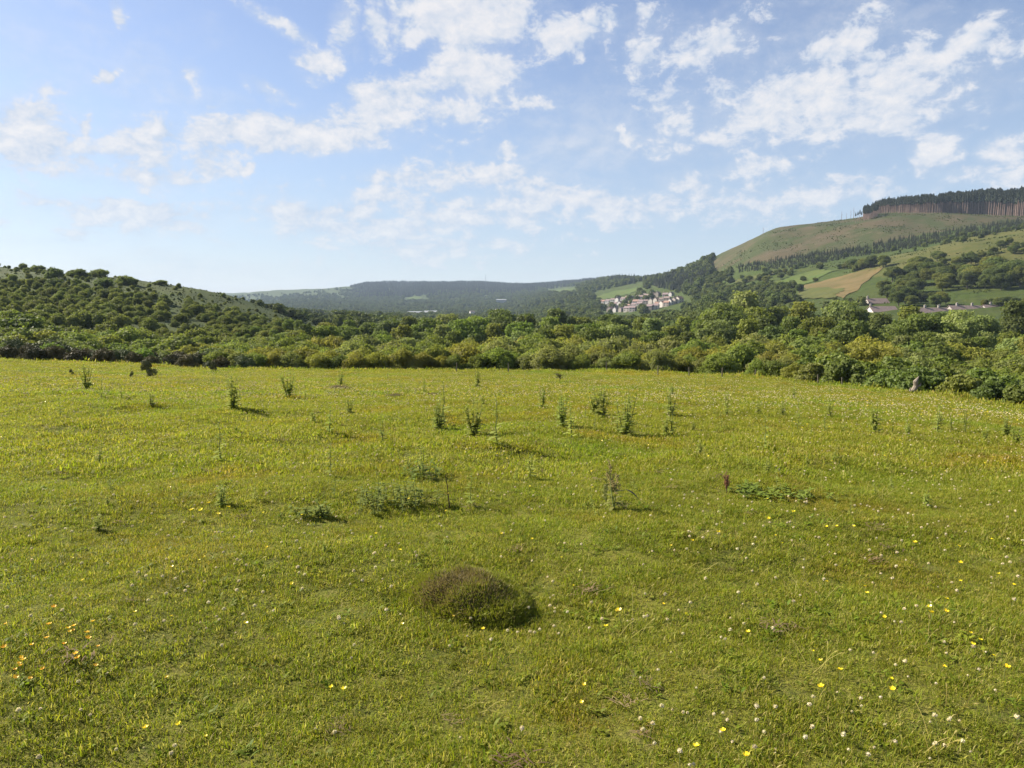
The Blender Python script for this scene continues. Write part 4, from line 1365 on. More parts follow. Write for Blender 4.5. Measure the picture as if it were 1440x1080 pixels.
anthill(556, 558, 34, 0.30, 'middle small anthill far back in the meadow', 5, 2500)
anthill(608, 558, 36, 0.32, 'small brown-sided anthill right of the middle far one', 6, 2500)

# ------------------------------------------------------------------ meadow plants
def leaf_strip(mb, p0, d, length, width, up, droop, rng, hue=0.0, seg=3):
    d = np.array(d, float)
    side = np.cross(d, (0, 0, 1.0))
    side /= np.linalg.norm(side) + 1e-9
    pts, p = [], np.array(p0, float)
    for k in range(seg + 1):
        f = k / seg
        wv = width * math.sin(math.pi * min(0.97, 0.12 + 0.88 * f)) * (1.0 if k < seg else 0.1)
        pts += [p - side * wv, p + side * wv]
        dd = d + np.array([0, 0, up - droop * f])
        p = p + dd / np.linalg.norm(dd) * length / seg
    mb.add(pts, [(2 * k, 2 * k + 1, 2 * k + 3, 2 * k + 2) for k in range(seg)], None, hue)

def thistle(seed, stems, spread, leafy, lean=0.06, leafmat='thistle', stemmat='stem', leaflen=0.17, name='thistle'):
    rng = np.random.RandomState(seed)
    root = obj(name, None)
    sb, lb = MB(), MB()
    for s in range(stems):
        a = rng.uniform(0, 6.28)
        out = spread * rng.uniform(0.2, 1.0) if stems > 1 else lean
        hh = rng.uniform(0.62, 1.0) if s else 1.0
        P = [np.array([0, 0, -0.03])]
        for k in range(1, 6):
            f = k / 5
            P.append(np.array([math.cos(a) * out * f ** 0.8, math.sin(a) * out * f ** 0.8, hh * f]) + rng.normal(size=3) * 0.008)
        sb.tube(P, [0.011, 0.010, 0.009, 0.008, 0.006, 0.004], 5)
        for k in range(leafy):
            f = rng.uniform(0.04, 1.0)
            i = min(4, int(f * 5))
            p = P[i] + (P[i + 1] - P[i]) * (f * 5 - i)
            b = rng.uniform(0, 6.28)
            ll = leaflen * (1.15 - 0.65 * f) * rng.uniform(0.7, 1.25)
            leaf_strip(lb, p, (math.cos(b), math.sin(b), 0), ll, ll * 0.20, rng.uniform(-0.1, 0.75), rng.uniform(0.2, 1.1), rng)
        for k in range(5):                          # bud head
            b = rng.uniform(0, 6.28)
            leaf_strip(lb, P[-1], (math.cos(b) * 0.6, math.sin(b) * 0.6, 0), 0.06, 0.014, 1.2, 0.0, rng)
    if leafy > 8:
        for k in range(8):                          # basal leaves
            b = rng.uniform(0, 6.28)
            leaf_strip(lb, (0, 0, 0.01), (math.cos(b), math.sin(b), 0), leaflen * 1.3, leaflen * 0.2, 0.3, 0.7, rng)
    obj('stem', sb.mesh('stem', M[stemmat], smooth=True), root)
    obj('foliage', lb.mesh('foliage', M[leafmat]), root)
    return root
protoB = [thistle(40 + k, 6 + k, 0.24, 17, leaflen=0.22) for k in range(4)]
protoT = [thistle(60 + k, 1 + (k == 2), 0.08, 26, leaflen=0.18) for k in range(4)]
for o in protoB + protoT:
    pass
PLANTS = [  # base pixel, height, habit, label
    (122, 548, 34, 'B', 'bushy thistle at the back left of the meadow'), (171, 560, 20, 'T', 'slender thistle right of the back left bushy one'),
    (213, 572, 20, 'B', 'squat thistle with dark base, left part of the meadow'), (327, 576, 42, 'B', 'large bushy thistle in the left middle of the meadow'),
    (320, 552, 18, 'T', 'thin pale thistle just behind the large left thistle'), (406, 561, 34, 'B', 'bushy upright thistle left of the far anthills'), (429, 566, 30, 'T', 'slim thistle just right of the bushy upright left thistle'),
    (463, 611, 38, 'T', 'thin single thistle below the leftmost far anthill'), (492, 585, 24, 'B', 'small thistle between the left far anthills'),
    (539, 626, 36, 'T', 'thin thistle left of the paired bushy centre thistles'), (311, 650, 54, 'T', 'tall dark single thistle alone at left middle'),
    (463, 671, 48, 'T', 'thin wiry thistle at centre-left with a bare stem'), (596, 552, 20, 'T', 'tiny thin thistle beside the far anthills'),
    (618, 605, 38, 'B', 'dense bushy thistle left of the centre pair'), (625, 600, 58, 'T', 'tall spire growing out of the dense centre-left thistle'),
    (667, 615, 46, 'B', 'wide loose thistle right of the dense centre-left one'), (699, 627, 66, 'T', 'tall thin thistle with dark foot near the centre'),
    (679, 570, 14, 'B', 'low dark thistle behind the centre'), (762, 575, 28, 'B', 'compact thistle left of the withered branching one'),
    (790, 600, 38, 'B', 'broad thistle directly below the withered branching one'), (789, 576, 26, 'T', 'slim thistle just below the withered branching one'), (804, 617, 48, 'T', 'open spindly thistle right of the broad centre one'),
    (822, 590, 26, 'T', 'small spindly thistle left of the centre-right clump'), (836, 584, 34, 'B', 'left half of the leafy twin thistle clump at centre-right'), (846, 588, 40, 'B', 'right half of the leafy twin thistle clump at centre-right'),
    (880, 614, 52, 'B', 'biggest dense thistle right of centre, casting a dark shadow'), (868, 608, 40, 'T', 'pale side stem left of the biggest dense thistle'), (885, 570, 24, 'T', 'thin stem behind the biggest dense thistle'),
    (943, 585, 34, 'B', 'tall leafy thistle at right of centre'), (945, 613, 44, 'T', 'loose thistle in front of the tall leafy right one'), (936, 614, 26, 'B', 'low spreading thistle foot by the loose right one'),
    (1004, 585, 9, 'B', 'flat dark thistle rosette right of centre'), (1022, 585, 34, 'T', 'thin thistle beside the flat dark rosette'), (1021, 586, 12, 'B', 'little thistle tuft beside the flat dark rosette'),
    (1077, 633, 44, 'T', 'faint thin thistle in the right middle'), (1066, 583, 18, 'B', 'faint thistle in the right distance, left of the row'), (1100, 586, 20, 'B', 'first thistle of the faint right distant row'),
    (1122, 588, 24, 'T', 'second thistle of the faint right distant row'), (1165, 586, 22, 'B', 'third thistle of the faint right distant row'), (1187, 610, 26, 'T', 'slim thistle left of the bushy right thistle'),
    (1230, 611, 40, 'B', 'bushy dark thistle at the right of the meadow'), (1254, 611, 24, 'T', 'slim thistle right of the bushy dark right one'), (1276, 613, 20, 'B', 'small thistle with flat shadow, right side'),
    (1317, 610, 46, 'T', 'tall airy thistle near the pale stump'), (1318, 606, 30, 'B', 'leafy foot beside the tall airy thistle'), (1357, 607, 30, 'T', 'thin thistle right of the tall airy one'), (1385, 621, 18, 'B', 'low thistle near the right frame edge'),
    (1415, 614, 26, 'B', 'dark compact thistle near the right frame edge'), (1429, 625, 22, 'B', 'rightmost little thistle of the meadow'), (746, 674, 36, 'T', 'thin thistle with low dark leaves in the middle'),
    (660, 713, 46, 'T', 'upright green stem right of the brown stick'), (595, 668, 44, 'T', 'pale green stem behind the nettle patch'), (573, 660, 26, 'T', 'short pale stem left of the green one behind nettles'),
    (312, 712, 32, 'B', 'low thistle above the yellow flowers at left'), (358, 704, 26, 'T', 'thin thistle right of the low left one'), (138, 746, 22, 'B', 'low leafy thistle in the left foreground'),
    (1140, 612, 20, 'T', 'faint thin stem left of the right bushy thistle'), (240, 545, 12, 'T', 'tiny distant thistle at far left'), (505, 540, 14, 'T', 'tiny distant thistle left of centre'), (545, 534, 14, 'T', 'tiny dark stem at the far centre-left edge'),
    (457, 778, 18, 'B', 'small dark rosette plant in the left foreground'), (1215, 588, 16, 'T', 'small faint thistle behind the right bushy one'), (1292, 590, 16, 'T', 'faint small stem in front of the pale stump')]
for (u, v, hpx, t, lab) in PLANTS:
    x, y, z = hit(u, v)
    h = hpx * y / 1000 * 1.06
    o = copy_tree(prng.choice(protoB if t == 'B' else protoT))
    o.location = (x, y, zat(x, y) - 0.01)
    o.rotation_euler = (0, 0, prng.uniform(0, 6.28))
    wf = 1.2 if t == 'B' else 1.3
    h *= 1.1 if t == 'B' else 1.0
    o.scale = (h * wf, h * wf, h)
    tag(o, lab, 'thistle', 'thistles scattered over the meadow')
wk = random.Random(77)
small = []
while len(small) < 62:
    u, v = (wk.uniform(30, 1420) if wk.random() < .5 else wk.uniform(760, 1425)), 540 + 190 * wk.random() ** 1.4
    if u > 1200 and v < 600:
        continue
    if all(abs(u - a[0]) > 16 or abs(v - a[1]) > 10 for a in small) and all(abs(u - a[0]) > 14 or abs(v - a[1]) > 14 for a in PLANTS):
        small.append((u, v))
for k, (u, v) in enumerate(sorted(small)):
    x, y, z = hit(u, v)
    h = wk.uniform(12, 33) * y / 1000
    o = copy_tree(wk.choice(protoT + protoB[:1]))
    o.location = (x, y, zat(x, y) - 0.01)
    o.rotation_euler = (wk.uniform(-.12, .12), wk.uniform(-.12, .12), wk.uniform(0, 6.28))
    o.scale = (h * 1.3, h * 1.3, h)
    o.name = 'young_weed'
    tag(o, f'small faint young weed in the meadow, {nth(k + 1)} from left of the faint ones', 'weed', 'small faint weeds in the meadow')
for o in protoB + protoT:
    remove_tree(o)

def dock(u, v, hpx, label, seedmat, stemmat, seed, leaves=8, leafmat='dock', nstem=3):
    rng = np.random.RandomState(seed)
    x, y, z = hit(u, v)
    h = hpx * y / 1000
    root = obj('dock_plant', None, loc=(x, y, zat(x, y) - 0.005), scale=h)
    sb, lb, hb = MB(), MB(), MB()
    for s in range(nstem):
        a = rng.uniform(0, 6.28)
        out = 0.16 * rng.uniform(0.2, 1)
        hh = 1.0 if s == 0 else rng.uniform(0.6, 0.9)
        top = np.array([math.cos(a) * out, math.sin(a) * out, hh])
        sb.tube([(0, 0, -.02), top * 0.5 + rng.normal(size=3) * .01, top], [0.014, 0.011, 0.005], 5)
        for k in range(60):
            f = rng.uniform(0.45, 1.0)
            c = top * f + rng.normal(size=3) * np.array([0.028, 0.028, 0.01]) * (1.4 - f * 0.7)
            hb.add(ICO1[0] * rng.uniform(0.007, 0.016) + c, None, ICO1[1])
        for k in range(5):
            f = rng.uniform(0.4, 0.75)
            b = rng.uniform(0, 6.28)
            p = top * f
            e = p + np.array([math.cos(b) * .10, math.sin(b) * .10, .14])
            sb.tube([p, e], [0.006, 0.003], 4)
            for _ in range(14):
                c = p + (e - p) * rng.uniform(0.3, 1.0) + rng.normal(size=3) * 0.014
                hb.add(ICO1[0] * rng.uniform(0.007, 0.014) + c, None, ICO1[1])
    for k in range(leaves):
        b = rng.uniform(0, 6.28)
        f = rng.uniform(0.02, 0.45)
        leaf_strip(lb, (0, 0, f), (math.cos(b), math.sin(b), 0), rng.uniform(.18, .34), .04, rng.uniform(0.2, 0.9), rng.uniform(0.6, 1.6), rng, seg=4)
    obj('stem', sb.mesh('stem', M[stemmat]), root)
    obj('seed_head', hb.mesh('seed_head', M[seedmat]), root)
    if leaves:
        obj('foliage', lb.mesh('foliage', M[leafmat]), root)
    tag(root, label, 'dock')
    return root
d = dock(863, 716, 74, 'tall dock with brownish seed head and one withered drooping leaf', 'dock_seed', 'stem', 1, 12)
lb = MB()
leaf_strip(lb, (0.22, -0.05, 0.42), (1, -0.25, 0), 0.34, 0.055, -0.3, 1.4, None, seg=5)
obj('withered_leaf', lb.mesh('withered_leaf', M['dead_leaf']), d)
d.rotation_euler = (0, 0, 0)
dock(1022, 694, 34, 'reddish-brown dead dock clump right of centre', 'dead_dock', 'brown_stem', 2, 0, nstem=6)
dock(852, 708, 44, 'shorter green dock stem just left of the tall dock', 'dock', 'stem', 5, 8, nstem=2)
# dead branching stem in the far centre
x, y, z = hit(787, 537)
h = 12 * y / 1000
rng = np.random.RandomState(8)
root = obj('withered_thistle', None, loc=(x, y, zat(x, y)))
mb, lb = MB(), MB()
mb.tube([(0, 0, 0), (0.05 * h, 0, .5 * h), (.1 * h, 0, .9 * h)], [.05 * h, .04 * h, .03 * h], 5)
for k in range(16):
    a = rng.uniform(0, 6.28)
    l = h * rng.uniform(.4, .75)
    e = np.array([l * math.cos(a), l * math.sin(a) * .6, h * rng.uniform(.35, 1.05)])
    p = np.array([.04 * h, 0, h * rng.uniform(.3, .7)])
    mb.tube([p, (p + e) / 2 + (0, 0, .08 * h), e], [.03 * h, .02 * h, .008 * h], 4)
    for _ in range(5):
        b = rng.uniform(0, 6.28)
        leaf_strip(lb, p + (e - p) * rng.uniform(.3, 1), (math.cos(b), math.sin(b), 0), .25 * h, .05 * h, .2, .8, rng)
obj('stem', mb.mesh('stem', M['brown_stem']), root)
obj('foliage', lb.mesh('foliage', M['gorse']), root)
tag(root, 'dark withered branching thistle near the far edge, centre of the meadow', 'thistle')
# the bare brown stick
x, y, z = hit(633, 716)
h = 50 * y / 1000
mb = MB()
mb.tube([(0, 0, -.02), (-.012, 0, .3 * h), (-.02, 0, .65 * h), (-.035, 0, h)], [.006, .005, .0045, .003], 6)
mb.tube([(-.014, 0, .4 * h), (-.04, .01, .5 * h)], [.003, .0015], 4)
o = obj('dead_stalk', mb.mesh('dead_stalk', M['brown_stem']), loc=(x, y, zat(x, y)))
tag(o, 'thin bare dark-brown stalk standing right of the nettle patch', 'dead stalk')
# leafy patches: nettles and rank clumps
def leafy_patch(u, v, wpx, hpx, n, label, mat, seed, name='nettle_patch'):
    rng = np.random.RandomState(seed)
    x, y, z = hit(u, v)
    w = wpx * y / 1000
    h = hpx * y / 1000
    sb, lb = MB(), MB()
    root = obj(name, None, loc=(x, y, zat(x, y)))
    for s in range(n):
        px, py = rng.normal() * w * .3, rng.normal() * w * .2
        hh = h * rng.uniform(.45, 1.0)
        tip = np.array([px + rng.normal() * .03, py + rng.normal() * .03, hh])
        sb.tube([(px, py, -.02), tip], [.004, .002], 4)
        for k in range(9):
            f = rng.uniform(0.1, 1)
            b = rng.uniform(0, 6.28)
            leaf_strip(lb, np.array([px, py, 0]) + (tip - np.array([px, py, 0])) * f, (math.cos(b), math.sin(b), 0), rng.uniform(.035, .07), .012, rng.uniform(0, .6), rng.uniform(.3, 1.2), rng)
    obj('stem', sb.mesh('stem', M['stem']), root)
    obj('foliage', lb.mesh('foliage', M[mat]), root)
    tag(root, label, 'weeds')
leafy_patch(548, 714, 120, 42, 36, 'broad dark nettle patch left of the brown stalk', 'nettle', 3)
leafy_patch(600, 676, 76, 30, 16, 'smaller nettle patch behind the broad one', 'nettle', 4)
leafy_patch(1112, 700, 90, 13, 22, 'lush low green weed patch beside the white clover at right', 'nettle', 5, 'weed_patch')
leafy_patch(1060, 692, 60, 13, 18, 'low green weeds just right of the red dead dock', 'nettle', 6, 'weed_patch')
leafy_patch(288, 538, 70, 9, 90, 'long low green weed patch far back at left', 'nettle', 7, 'weed_patch')
leafy_patch(440, 728, 50, 24, 12, 'sparse low weeds left of the nettle patch', 'nettle', 8, 'weed_patch')

# ------------------------------------------------------------------ grass
def grass_tuft(seed, n, rad, lmin, lmax, wid, flat=0.9, dry=0.0):
    rng = np.random.RandomState(seed)
    r = rad * np.sqrt(rng.rand(n))
    a = rng.uniform(0, 6.283, n)
    B = np.c_[r * np.cos(a), r * np.sin(a), np.full(n, -0.004)]
    t = rng.uniform(0, 6.283, n)
    lean = np.abs(rng.normal(0.55, 0.35, n)) * flat
    D = np.c_[np.cos(t) * lean, np.sin(t) * lean, np.ones(n)]
    D /= np.linalg.norm(D, axis=1, keepdims=True)
    L = rng.uniform(lmin, lmax, n)
    s = np.c_[-np.sin(t), np.cos(t), np.zeros(n)] + rng.normal(size=(n, 3)) * 0.3
    s /= np.linalg.norm(s, axis=1, keepdims=True)
    w = wid * rng.uniform(0.6, 1.3, n)[:, None]
    mid = B + D * (L * 0.55)[:, None]
    D2 = D + np.c_[np.cos(t) * 0.7 * lean, np.sin(t) * 0.7 * lean, np.full(n, -0.35)]
    D2 /= np.linalg.norm(D2, axis=1, keepdims=True)
    tip = mid + D2 * (L * 0.5)[:, None]
    V = np.stack([B - s * w, B + s * w, mid - s * w * .8, mid + s * w * .8, tip], 1).reshape(-1, 3)
    o = np.arange(n)[:, None] * 5
    hue = np.clip(rng.beta(1.6, 2.6, n) + dry, 0, 1)
    hue = np.where(rng.rand(n) < 0.09, rng.uniform(0.8, 1.0, n), hue)
    return mesh_np('grass_tuft', V, [o + np.array([[0, 1, 3, 2]]), o + np.array([[2, 3, 4]])], [M['grass']], attrs={'hue': np.repeat(hue, 5)})
def rosette(seed):
    rng = np.random.RandomState(seed)
    lb = MB()
    for k in range(10):
        b = rng.uniform(0, 6.28)
        leaf_strip(lb, (rng.normal() * .02, rng.normal() * .02, 0.005), (math.cos(b), math.sin(b), 0), rng.uniform(.016, .036), .0062, rng.uniform(.3, 1.0), .8, rng, hue=rng.uniform(0, .25))
    return lb.mesh('rosette', M['grass'])
G_NEAR = [grass_tuft(800 + k, 120, 0.085, 0.010, 0.031, 0.0017, 1.2) for k in range(6)] + [grass_tuft(820 + k, 30, 0.06, 0.028, 0.060, 0.0014, 1.0) for k in range(2)] + [rosette(840), rosette(841)]
G_MID = [grass_tuft(860 + k, 80, 0.17, 0.02, 0.052, 0.0042, 1.0, dry=0.06) for k in range(6)] + [rosette(842)]
G_FAR = [grass_tuft(880 + k, 80, 0.42, 0.04, 0.09, 0.011, 1.0, dry=0.06) for k in range(6)]
grng = np.random.RandomState(77)
def field_points(Y0, Y1, dens, smax=0.86):
    n = int(dens * smax * (Y1 ** 2 - Y0 ** 2))
    Y = np.sqrt(grng.uniform(Y0 ** 2, Y1 ** 2, n))
    x = grng.uniform(-smax, smax, n) * Y
    u = 720 + 1006 * x / Y
    ok = Y < np.interp(u, EDGE_U, EDGE_Y) + 3.5
    x, Y = x[ok], Y[ok]
    return np.c_[x, Y, Z(x, Y)]
def vnoise(x, y, sc, seed):
    r = np.random.RandomState(seed)
    v = 0
    for k in range(5):
        a, p, q_ = r.uniform(0, 6.28), r.uniform(0, 6.28), r.uniform(0.6, 1.7)
        v = v + np.sin((x * math.cos(a) + y * math.sin(a)) * q_ / sc * 6.28 + p)
    return v / 5
def out_of_mound(P):
    mx, my, _ = hit(656, 838)
    return ((P[:, 0] - mx) / 0.26) ** 2 + ((P[:, 1] - my) / 0.22) ** 2 > 1
def lay(name, P, protos, smin, smax, label, idx=None, tall=None):
    P = P[out_of_mound(P)]
    n = len(P)
    s = grng.uniform(smin, smax, n) * (1 + 0.30 * vnoise(P[:, 0], P[:, 1], 1.3, 5) + 0.2 * vnoise(P[:, 0], P[:, 1], 0.35, 6))
    if tall is not None:
        s = s * tall(P)
    rot = np.c_[grng.normal(0, 0.10, n), grng.normal(0, 0.10, n), grng.uniform(0, 6.28, n)]
    i = grng.randint(0, len(protos), n) if idx is None else idx(n)
    scatter(name, P, s, rot, i, protos, label)
lay('meadow_grass', field_points(1.7, 7.5, 330), G_NEAR, 0.75, 1.25, 'short grazed grass in the foreground', idx=lambda n: np.where(grng.rand(n) < 0.86, grng.randint(0, 6, n), grng.randint(6, 10, n)))
lay('meadow_grass', field_points(6.8, 21, 85), G_MID, 0.75, 1.25, 'short grazed grass in the middle of the meadow', idx=lambda n: np.where(grng.rand(n) < 0.95, grng.randint(0, 6, n), 6))
def edge_tall(P):
    u = 720 + 1006 * P[:, 0] / P[:, 1]
    e = np.interp(u, EDGE_U, EDGE_Y)
    return 0.8 + 2.2 * np.clip((P[:, 1] - (e - 3)) / 5, 0, 1)
lay('meadow_grass', field_points(19, 70, 13), G_FAR, 0.8, 1.25, 'grass of the far part of the meadow', tall=edge_tall)

STALK = []
for k in range(4):
    r_ = np.random.RandomState(930 + k)
    mb = MB()
    for q_ in range(5):
        b = r_.uniform(0, 6.28)
        l = r_.uniform(.07, .15)
        t = np.array([math.cos(b) * l * r_.uniform(.3, 1.1), math.sin(b) * l * r_.uniform(.3, 1.1), l * .8])
        p0 = np.array([r_.normal() * .03, r_.normal() * .03, 0])
        mb.tube([p0, p0 + t * .55 + (0, 0, .01), p0 + t], [.0011, .0010, .0007], 3, a=r_.uniform(.75, 1.0))
        leaf_strip(mb, p0 + t * .92, t / np.linalg.norm(t) * (1, 1, 0), .022, .0028, .5, .6, r_, hue=r_.uniform(.7, 1.0))
    STALK.append(mb.mesh('stalk', M['grass']))
LIT = []
for k in range(4):
    r_ = np.random.RandomState(960 + k)
    mb = MB()
    for q_ in range(26):
        b = r_.uniform(0, 6.28)
        leaf_strip(mb, (r_.normal() * .03, r_.normal() * .03, .012 + .01 * r_.rand()), (math.cos(b), math.sin(b), 0), r_.uniform(.02, .05), .0022, .25, .5, r_, hue=r_.uniform(.3, 1.0))
    LIT.append(mb.mesh('litter', M['dead_leaf_litter']))
def clumped(P, sc, thr, seed):
    return P[vnoise(P[:, 0], P[:, 1], sc, seed) + 0.5 * vnoise(P[:, 0], P[:, 1], sc * .3, seed + 1) > thr]
lay('dead_thatch', field_points(2.0, 14, 1.3), LIT, 0.6, 1.5, 'small withered brown tufts in the turf')
lay('seed_stalks', field_points(2.0, 16, 3.0), STALK, 0.7, 1.3, 'straw-coloured seed stalks standing out of the turf')
TUS = [grass_tuft(940 + k, 160, 0.10, 0.035, 0.075, 0.0018, 0.95, dry=-0.18) for k in range(4)]
lay('tussock_grass', clumped(field_points(2.0, 30, 2.2), 1.7, 0.30, 31), TUS, 0.5, 1.1, 'darker tussocks of longer grass in the turf')

# ------------------------------------------------------------------ flowers
def clover_head(seed, stem=0.05):
    rng = np.random.RandomState(seed)
    sb, fb = MB(), MB()
    sb.tube([(0, 0, -.01), (.004, 0, stem)], [.0012, .001], 4)
    c = np.array([.004, 0, stem + .006])
    d = rng.normal(size=(60, 3))
    d[:, 2] = np.abs(d[:, 2]) * 1.0 - 0.3
    d /= np.linalg.norm(d, axis=1, keepdims=True)
    V, Q = leaf_quads(c + d * 0.0075, np.cross(d, rng.normal(size=(60, 3))), np.full(60, .0045), np.full(60, .0018), rng)
    fb.add(V, Q)
    fb.add(ICO1[0] * .0072 + c, None, ICO1[1])
    return sb.mesh('stem', M['stem']), fb.mesh('flower_head', M['white_petal'])
def buttercup(seed, mat, dia=0.023, stem=0.06):
    rng = np.random.RandomState(seed)
    sb, fb = MB(), MB()
    sb.tube([(0, 0, -.01), (.006, 0, stem * .6), (.002, 0, stem)], [.0011, .001, .0009], 4)
    r = dia / 2
    for k in range(5):
        a = k * 1.2566 + rng.uniform(-.1, .1)
        t, s = np.array([math.cos(a), math.sin(a), 0]), np.array([-math.sin(a), math.cos(a), 0])
        c = np.array([.002, 0, stem])
        P = [c, c + t * r * .5 - s * r * .38 + (0, 0, r * .28), c + t * r * .5 + s * r * .38 + (0, 0, r * .28), c + t * r * .95 - s * r * .34 + (0, 0, r * .6), c + t * r * .95 + s * r * .34 + (0, 0, r * .6)]
        fb.add(P, [(1, 2, 4, 3)], [(0, 2, 1)])
    fb.add(ICO1[0] * r * .28 + (0.002, 0, stem + r * .22), None, ICO1[1])
    return sb.mesh('stem', M['stem']), fb.mesh('flower_head', mat)
CL = [clover_head(900 + k, 0.035 + 0.012 * k) for k in range(3)]
BC = [buttercup(910 + k, M['yellow_petal'], stem=0.045 + 0.015 * k) for k in range(3)]
OC = [buttercup(920 + k, M['orange_petal'], dia=0.020, stem=0.035 + 0.01 * k) for k in range(3)]
def flower(name, pair, u, v, s, label, cat, group):
    x, y, z = hit(u, v + 12.0 * (y_of(u, v)))
    root = obj(name, None, loc=(x, y, zat(x, y)), rz=prng.uniform(0, 6.28), scale=s)
    root.rotation_euler = (prng.uniform(-.3, .3), prng.uniform(-.3, .3), prng.uniform(0, 6.28))
    obj('stem', pair[0], root)
    obj('flower_head', pair[1], root)
    tag(root, label, cat, group)
def y_of(u, v):
    return 1.0
YEL = [(876, 871, 1.5), (853, 885, 1.1), (817, 991, .8), (822, 965, .8), (983, 1057, 1), (1023, 1041, .9), (1055, 1075, 1), (1214, 831, .9), (1222, 840, .9), (1242, 868, .9), (1311, 853, 1), (1325, 851, 1), (1306, 867, 1.3), (1326, 862, 1.2),
       (1182, 949, 1.1), (1163, 982, 1.1), (1256, 980, 1), (1321, 942, .9), (1413, 943, 1.2), (1362, 912, 1), (1374, 900, .9), (1364, 890, .8), (1438, 876, 1.1), (1139, 920, .8), (1157, 929, .8), (1247, 957, .8), (487, 983, 1), (469, 968, .8), (207, 1033, 1), (257, 1027, .9),
       (288, 1037, .6), (193, 859, .8), (279, 856, .6), (236, 957, .7), (1394, 924, .7), (931, 850, .8), (1160, 818, .8), (1010, 758, 1), (970, 760, .9), (880, 640, 1), (290, 720, 1.2), (305, 724, 1.2), (275, 722, 1.2), (318, 716, 1), (297, 713, 1), (1080, 728, 1), (1120, 727, 1), (1290, 768, .9), (1350, 790, .9), (1200, 742, .9), (560, 775, .8), (705, 748, .8)]
YEL.sort()
for k, (u, v, s) in enumerate(YEL):
    zone = 'far foreground' if v < 800 else ('front foreground' if v > 930 else 'middle foreground')
    flower('buttercup', prng.choice(BC), u, v, s * 1.05 * (1.25 if v < 800 else 1), f'yellow buttercup, {nth(k + 1)} from left of the yellow ones, {zone}', 'buttercup', 'yellow buttercups in the foreground')
ORG = [(75, 858), (14, 878), (68, 880), (106, 882), (97, 888), (132, 878), (118, 900), (67, 906), (88, 905), (138, 907), (112, 926), (131, 935), (25, 930), (22, 940), (30, 935), (20, 952), (42, 952), (66, 943), (8, 910), (47, 910), (95, 885), (110, 929), (28, 926), (33, 938), (120, 898), (104, 884)]
ORG.sort()
for k, (u, v) in enumerate(ORG):
    flower('trefoil_flower', prng.choice(OC), u, v, prng.uniform(.85, 1.3), f'orange trefoil flower, {nth(k + 1)} from left in the orange cluster at bottom left', 'trefoil', 'orange trefoil flowers at bottom left')
wr = random.Random(5)
WH = [(890, 866), (912, 868), (905, 870), (788, 889), (928, 996), (943, 996), (960, 999), (968, 999), (1006, 1004), (1018, 1003), (1028, 1014), (1065, 1020), (1012, 1030), (955, 1070), (975, 1072), (970, 1076), (897, 951), (754, 890), (758, 886), (775, 855), (783, 851), (779, 857), (1090, 1050), (1092, 1055), (58, 1001), (131, 1008), (115, 994), (52, 1076), (165, 1050), (245, 1055), (114, 958), (302, 867), (310, 870), (290, 880), (20, 1008), (195, 880), (204, 882), (248, 895), (244, 1056), (1230, 1046), (1247, 1018), (1256, 1044), (1195, 997), (1065, 1058), (1211, 1066), (1143, 996)]
for _ in range(190):
    v = 700 + 370 * wr.random() ** 1.6
    cu = wr.choice([wr.uniform(0, 1440), wr.uniform(900, 1440), wr.gauss(1120, 120), wr.gauss(560, 150), wr.gauss(1340, 70)])
    if 0 < cu < 1440:
        WH.append((cu, v))
WH = [w for w in WH if not (570 < w[0] < 745 and 790 < w[1] < 890)]
zones = [(690, 740, 'back strip of the foreground'), (740, 790, 'strip level with the top of the big anthill'), (790, 850, 'strip level with the big anthill'), (850, 930, 'strip just below the big anthill'), (930, 1000, 'strip well below the big anthill'), (1000, 1100, 'bottom strip of the photo')]
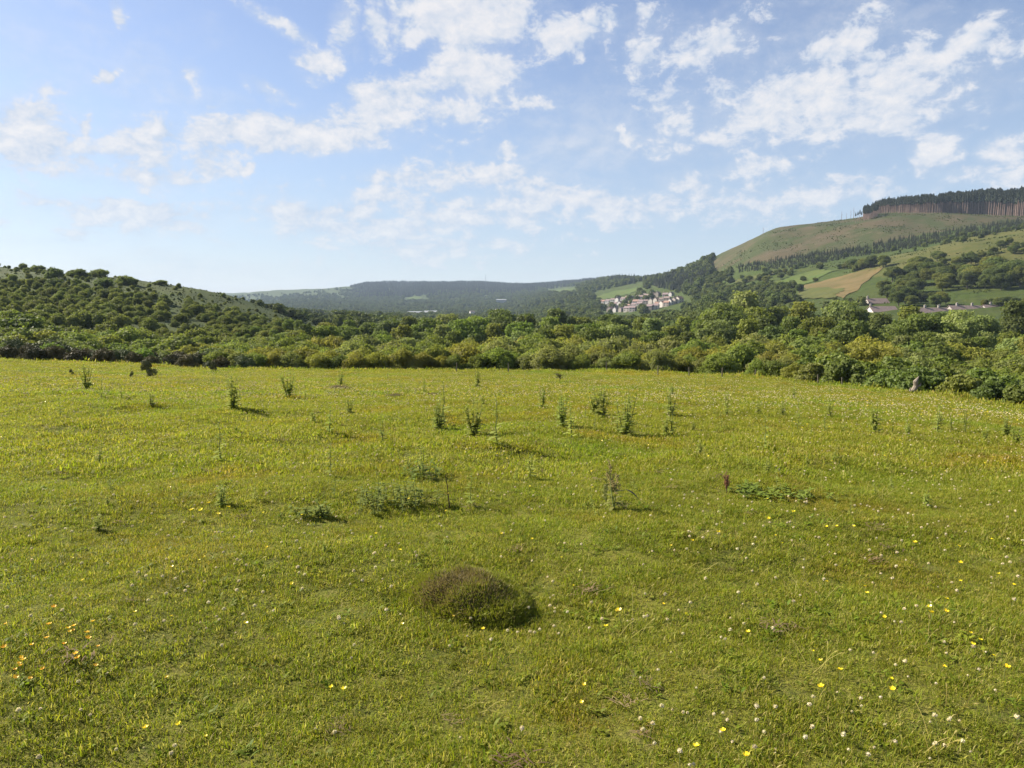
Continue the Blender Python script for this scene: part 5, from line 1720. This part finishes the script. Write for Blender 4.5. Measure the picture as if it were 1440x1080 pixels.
for lo, hi, ph in zones:
    for k, (u, v) in enumerate(sorted([w for w in WH if lo <= w[1] < hi])):
        flower('clover_flower', prng.choice(CL), u, v, wr.uniform(.45, 1.0), f'white clover, {nth(k + 1)} from left, {ph}', 'clover', 'white clover heads in the foreground')
CLJ = [join_meshes('clover', c) for c in CL]
BCJ = [join_meshes('buttercup', c) for c in BC]
Pf = field_points(3.2, 62, 24)
den = 0.5 + 0.5 * vnoise(Pf[:, 0], Pf[:, 1], 3.2, 12) + 0.45 * vnoise(Pf[:, 0], Pf[:, 1], 1.1, 13)
Pf = Pf[(grng.rand(len(Pf)) < np.clip(den, 0.08, 1) * np.clip(18 / Pf[:, 1], 0.30, 1))]
n = len(Pf)
far_s = np.clip(Pf[:, 1] / 14.0, 0.75, 1.8)
yel = grng.rand(n) < np.clip(0.13 + 0.30 * vnoise(Pf[:, 0], Pf[:, 1], 6.0, 14), 0.05, 0.6)
scatter('meadow_flowers', Pf, grng.uniform(.9, 1.4, n) * far_s, np.c_[grng.normal(0, .2, n), grng.normal(0, .2, n), grng.uniform(0, 6.28, n)], np.where(yel, grng.randint(3, 6, n), grng.randint(0, 3, n)), CLJ + BCJ, 'white clover and yellow flowers dotted through the meadow')

# ------------------------------------------------------------------ the air
hz = MB()
ztop = float(Vt[:, 2].max()) + 46
zbot = float(Vt[:, 2].min()) - 1
hz.box((0, 3205, (ztop + zbot) / 2), (13400, 6450, ztop - zbot))
hzo = obj('haze', None)
bpy.data.objects.remove(hzo)
m = bpy.data.materials.new('haze')
m.use_nodes = True
m.node_tree.nodes.clear()
N = NT(m.node_tree)
pv = N.n('ShaderNodeVolumePrincipled')
pv.inputs['Color'].default_value = (0.60, 0.77, 1.0, 1)
pv.inputs['Density'].default_value = 0.000075
pv.inputs['Anisotropy'].default_value = 0.0
out = N.n('ShaderNodeOutputMaterial')
N.link(pv.outputs[0], out.inputs['Volume'])
hzo = obj('haze', hz.mesh('haze', m))
kind(hzo, 'stuff', 'thin blue summer haze in the valley air')
print('objects', len(scene.objects), 'zmin', Vt[:, 2].min(), 'zmax', Vt[:, 2].max(), 'xmax', np.abs(Vt[:, 0]).max())
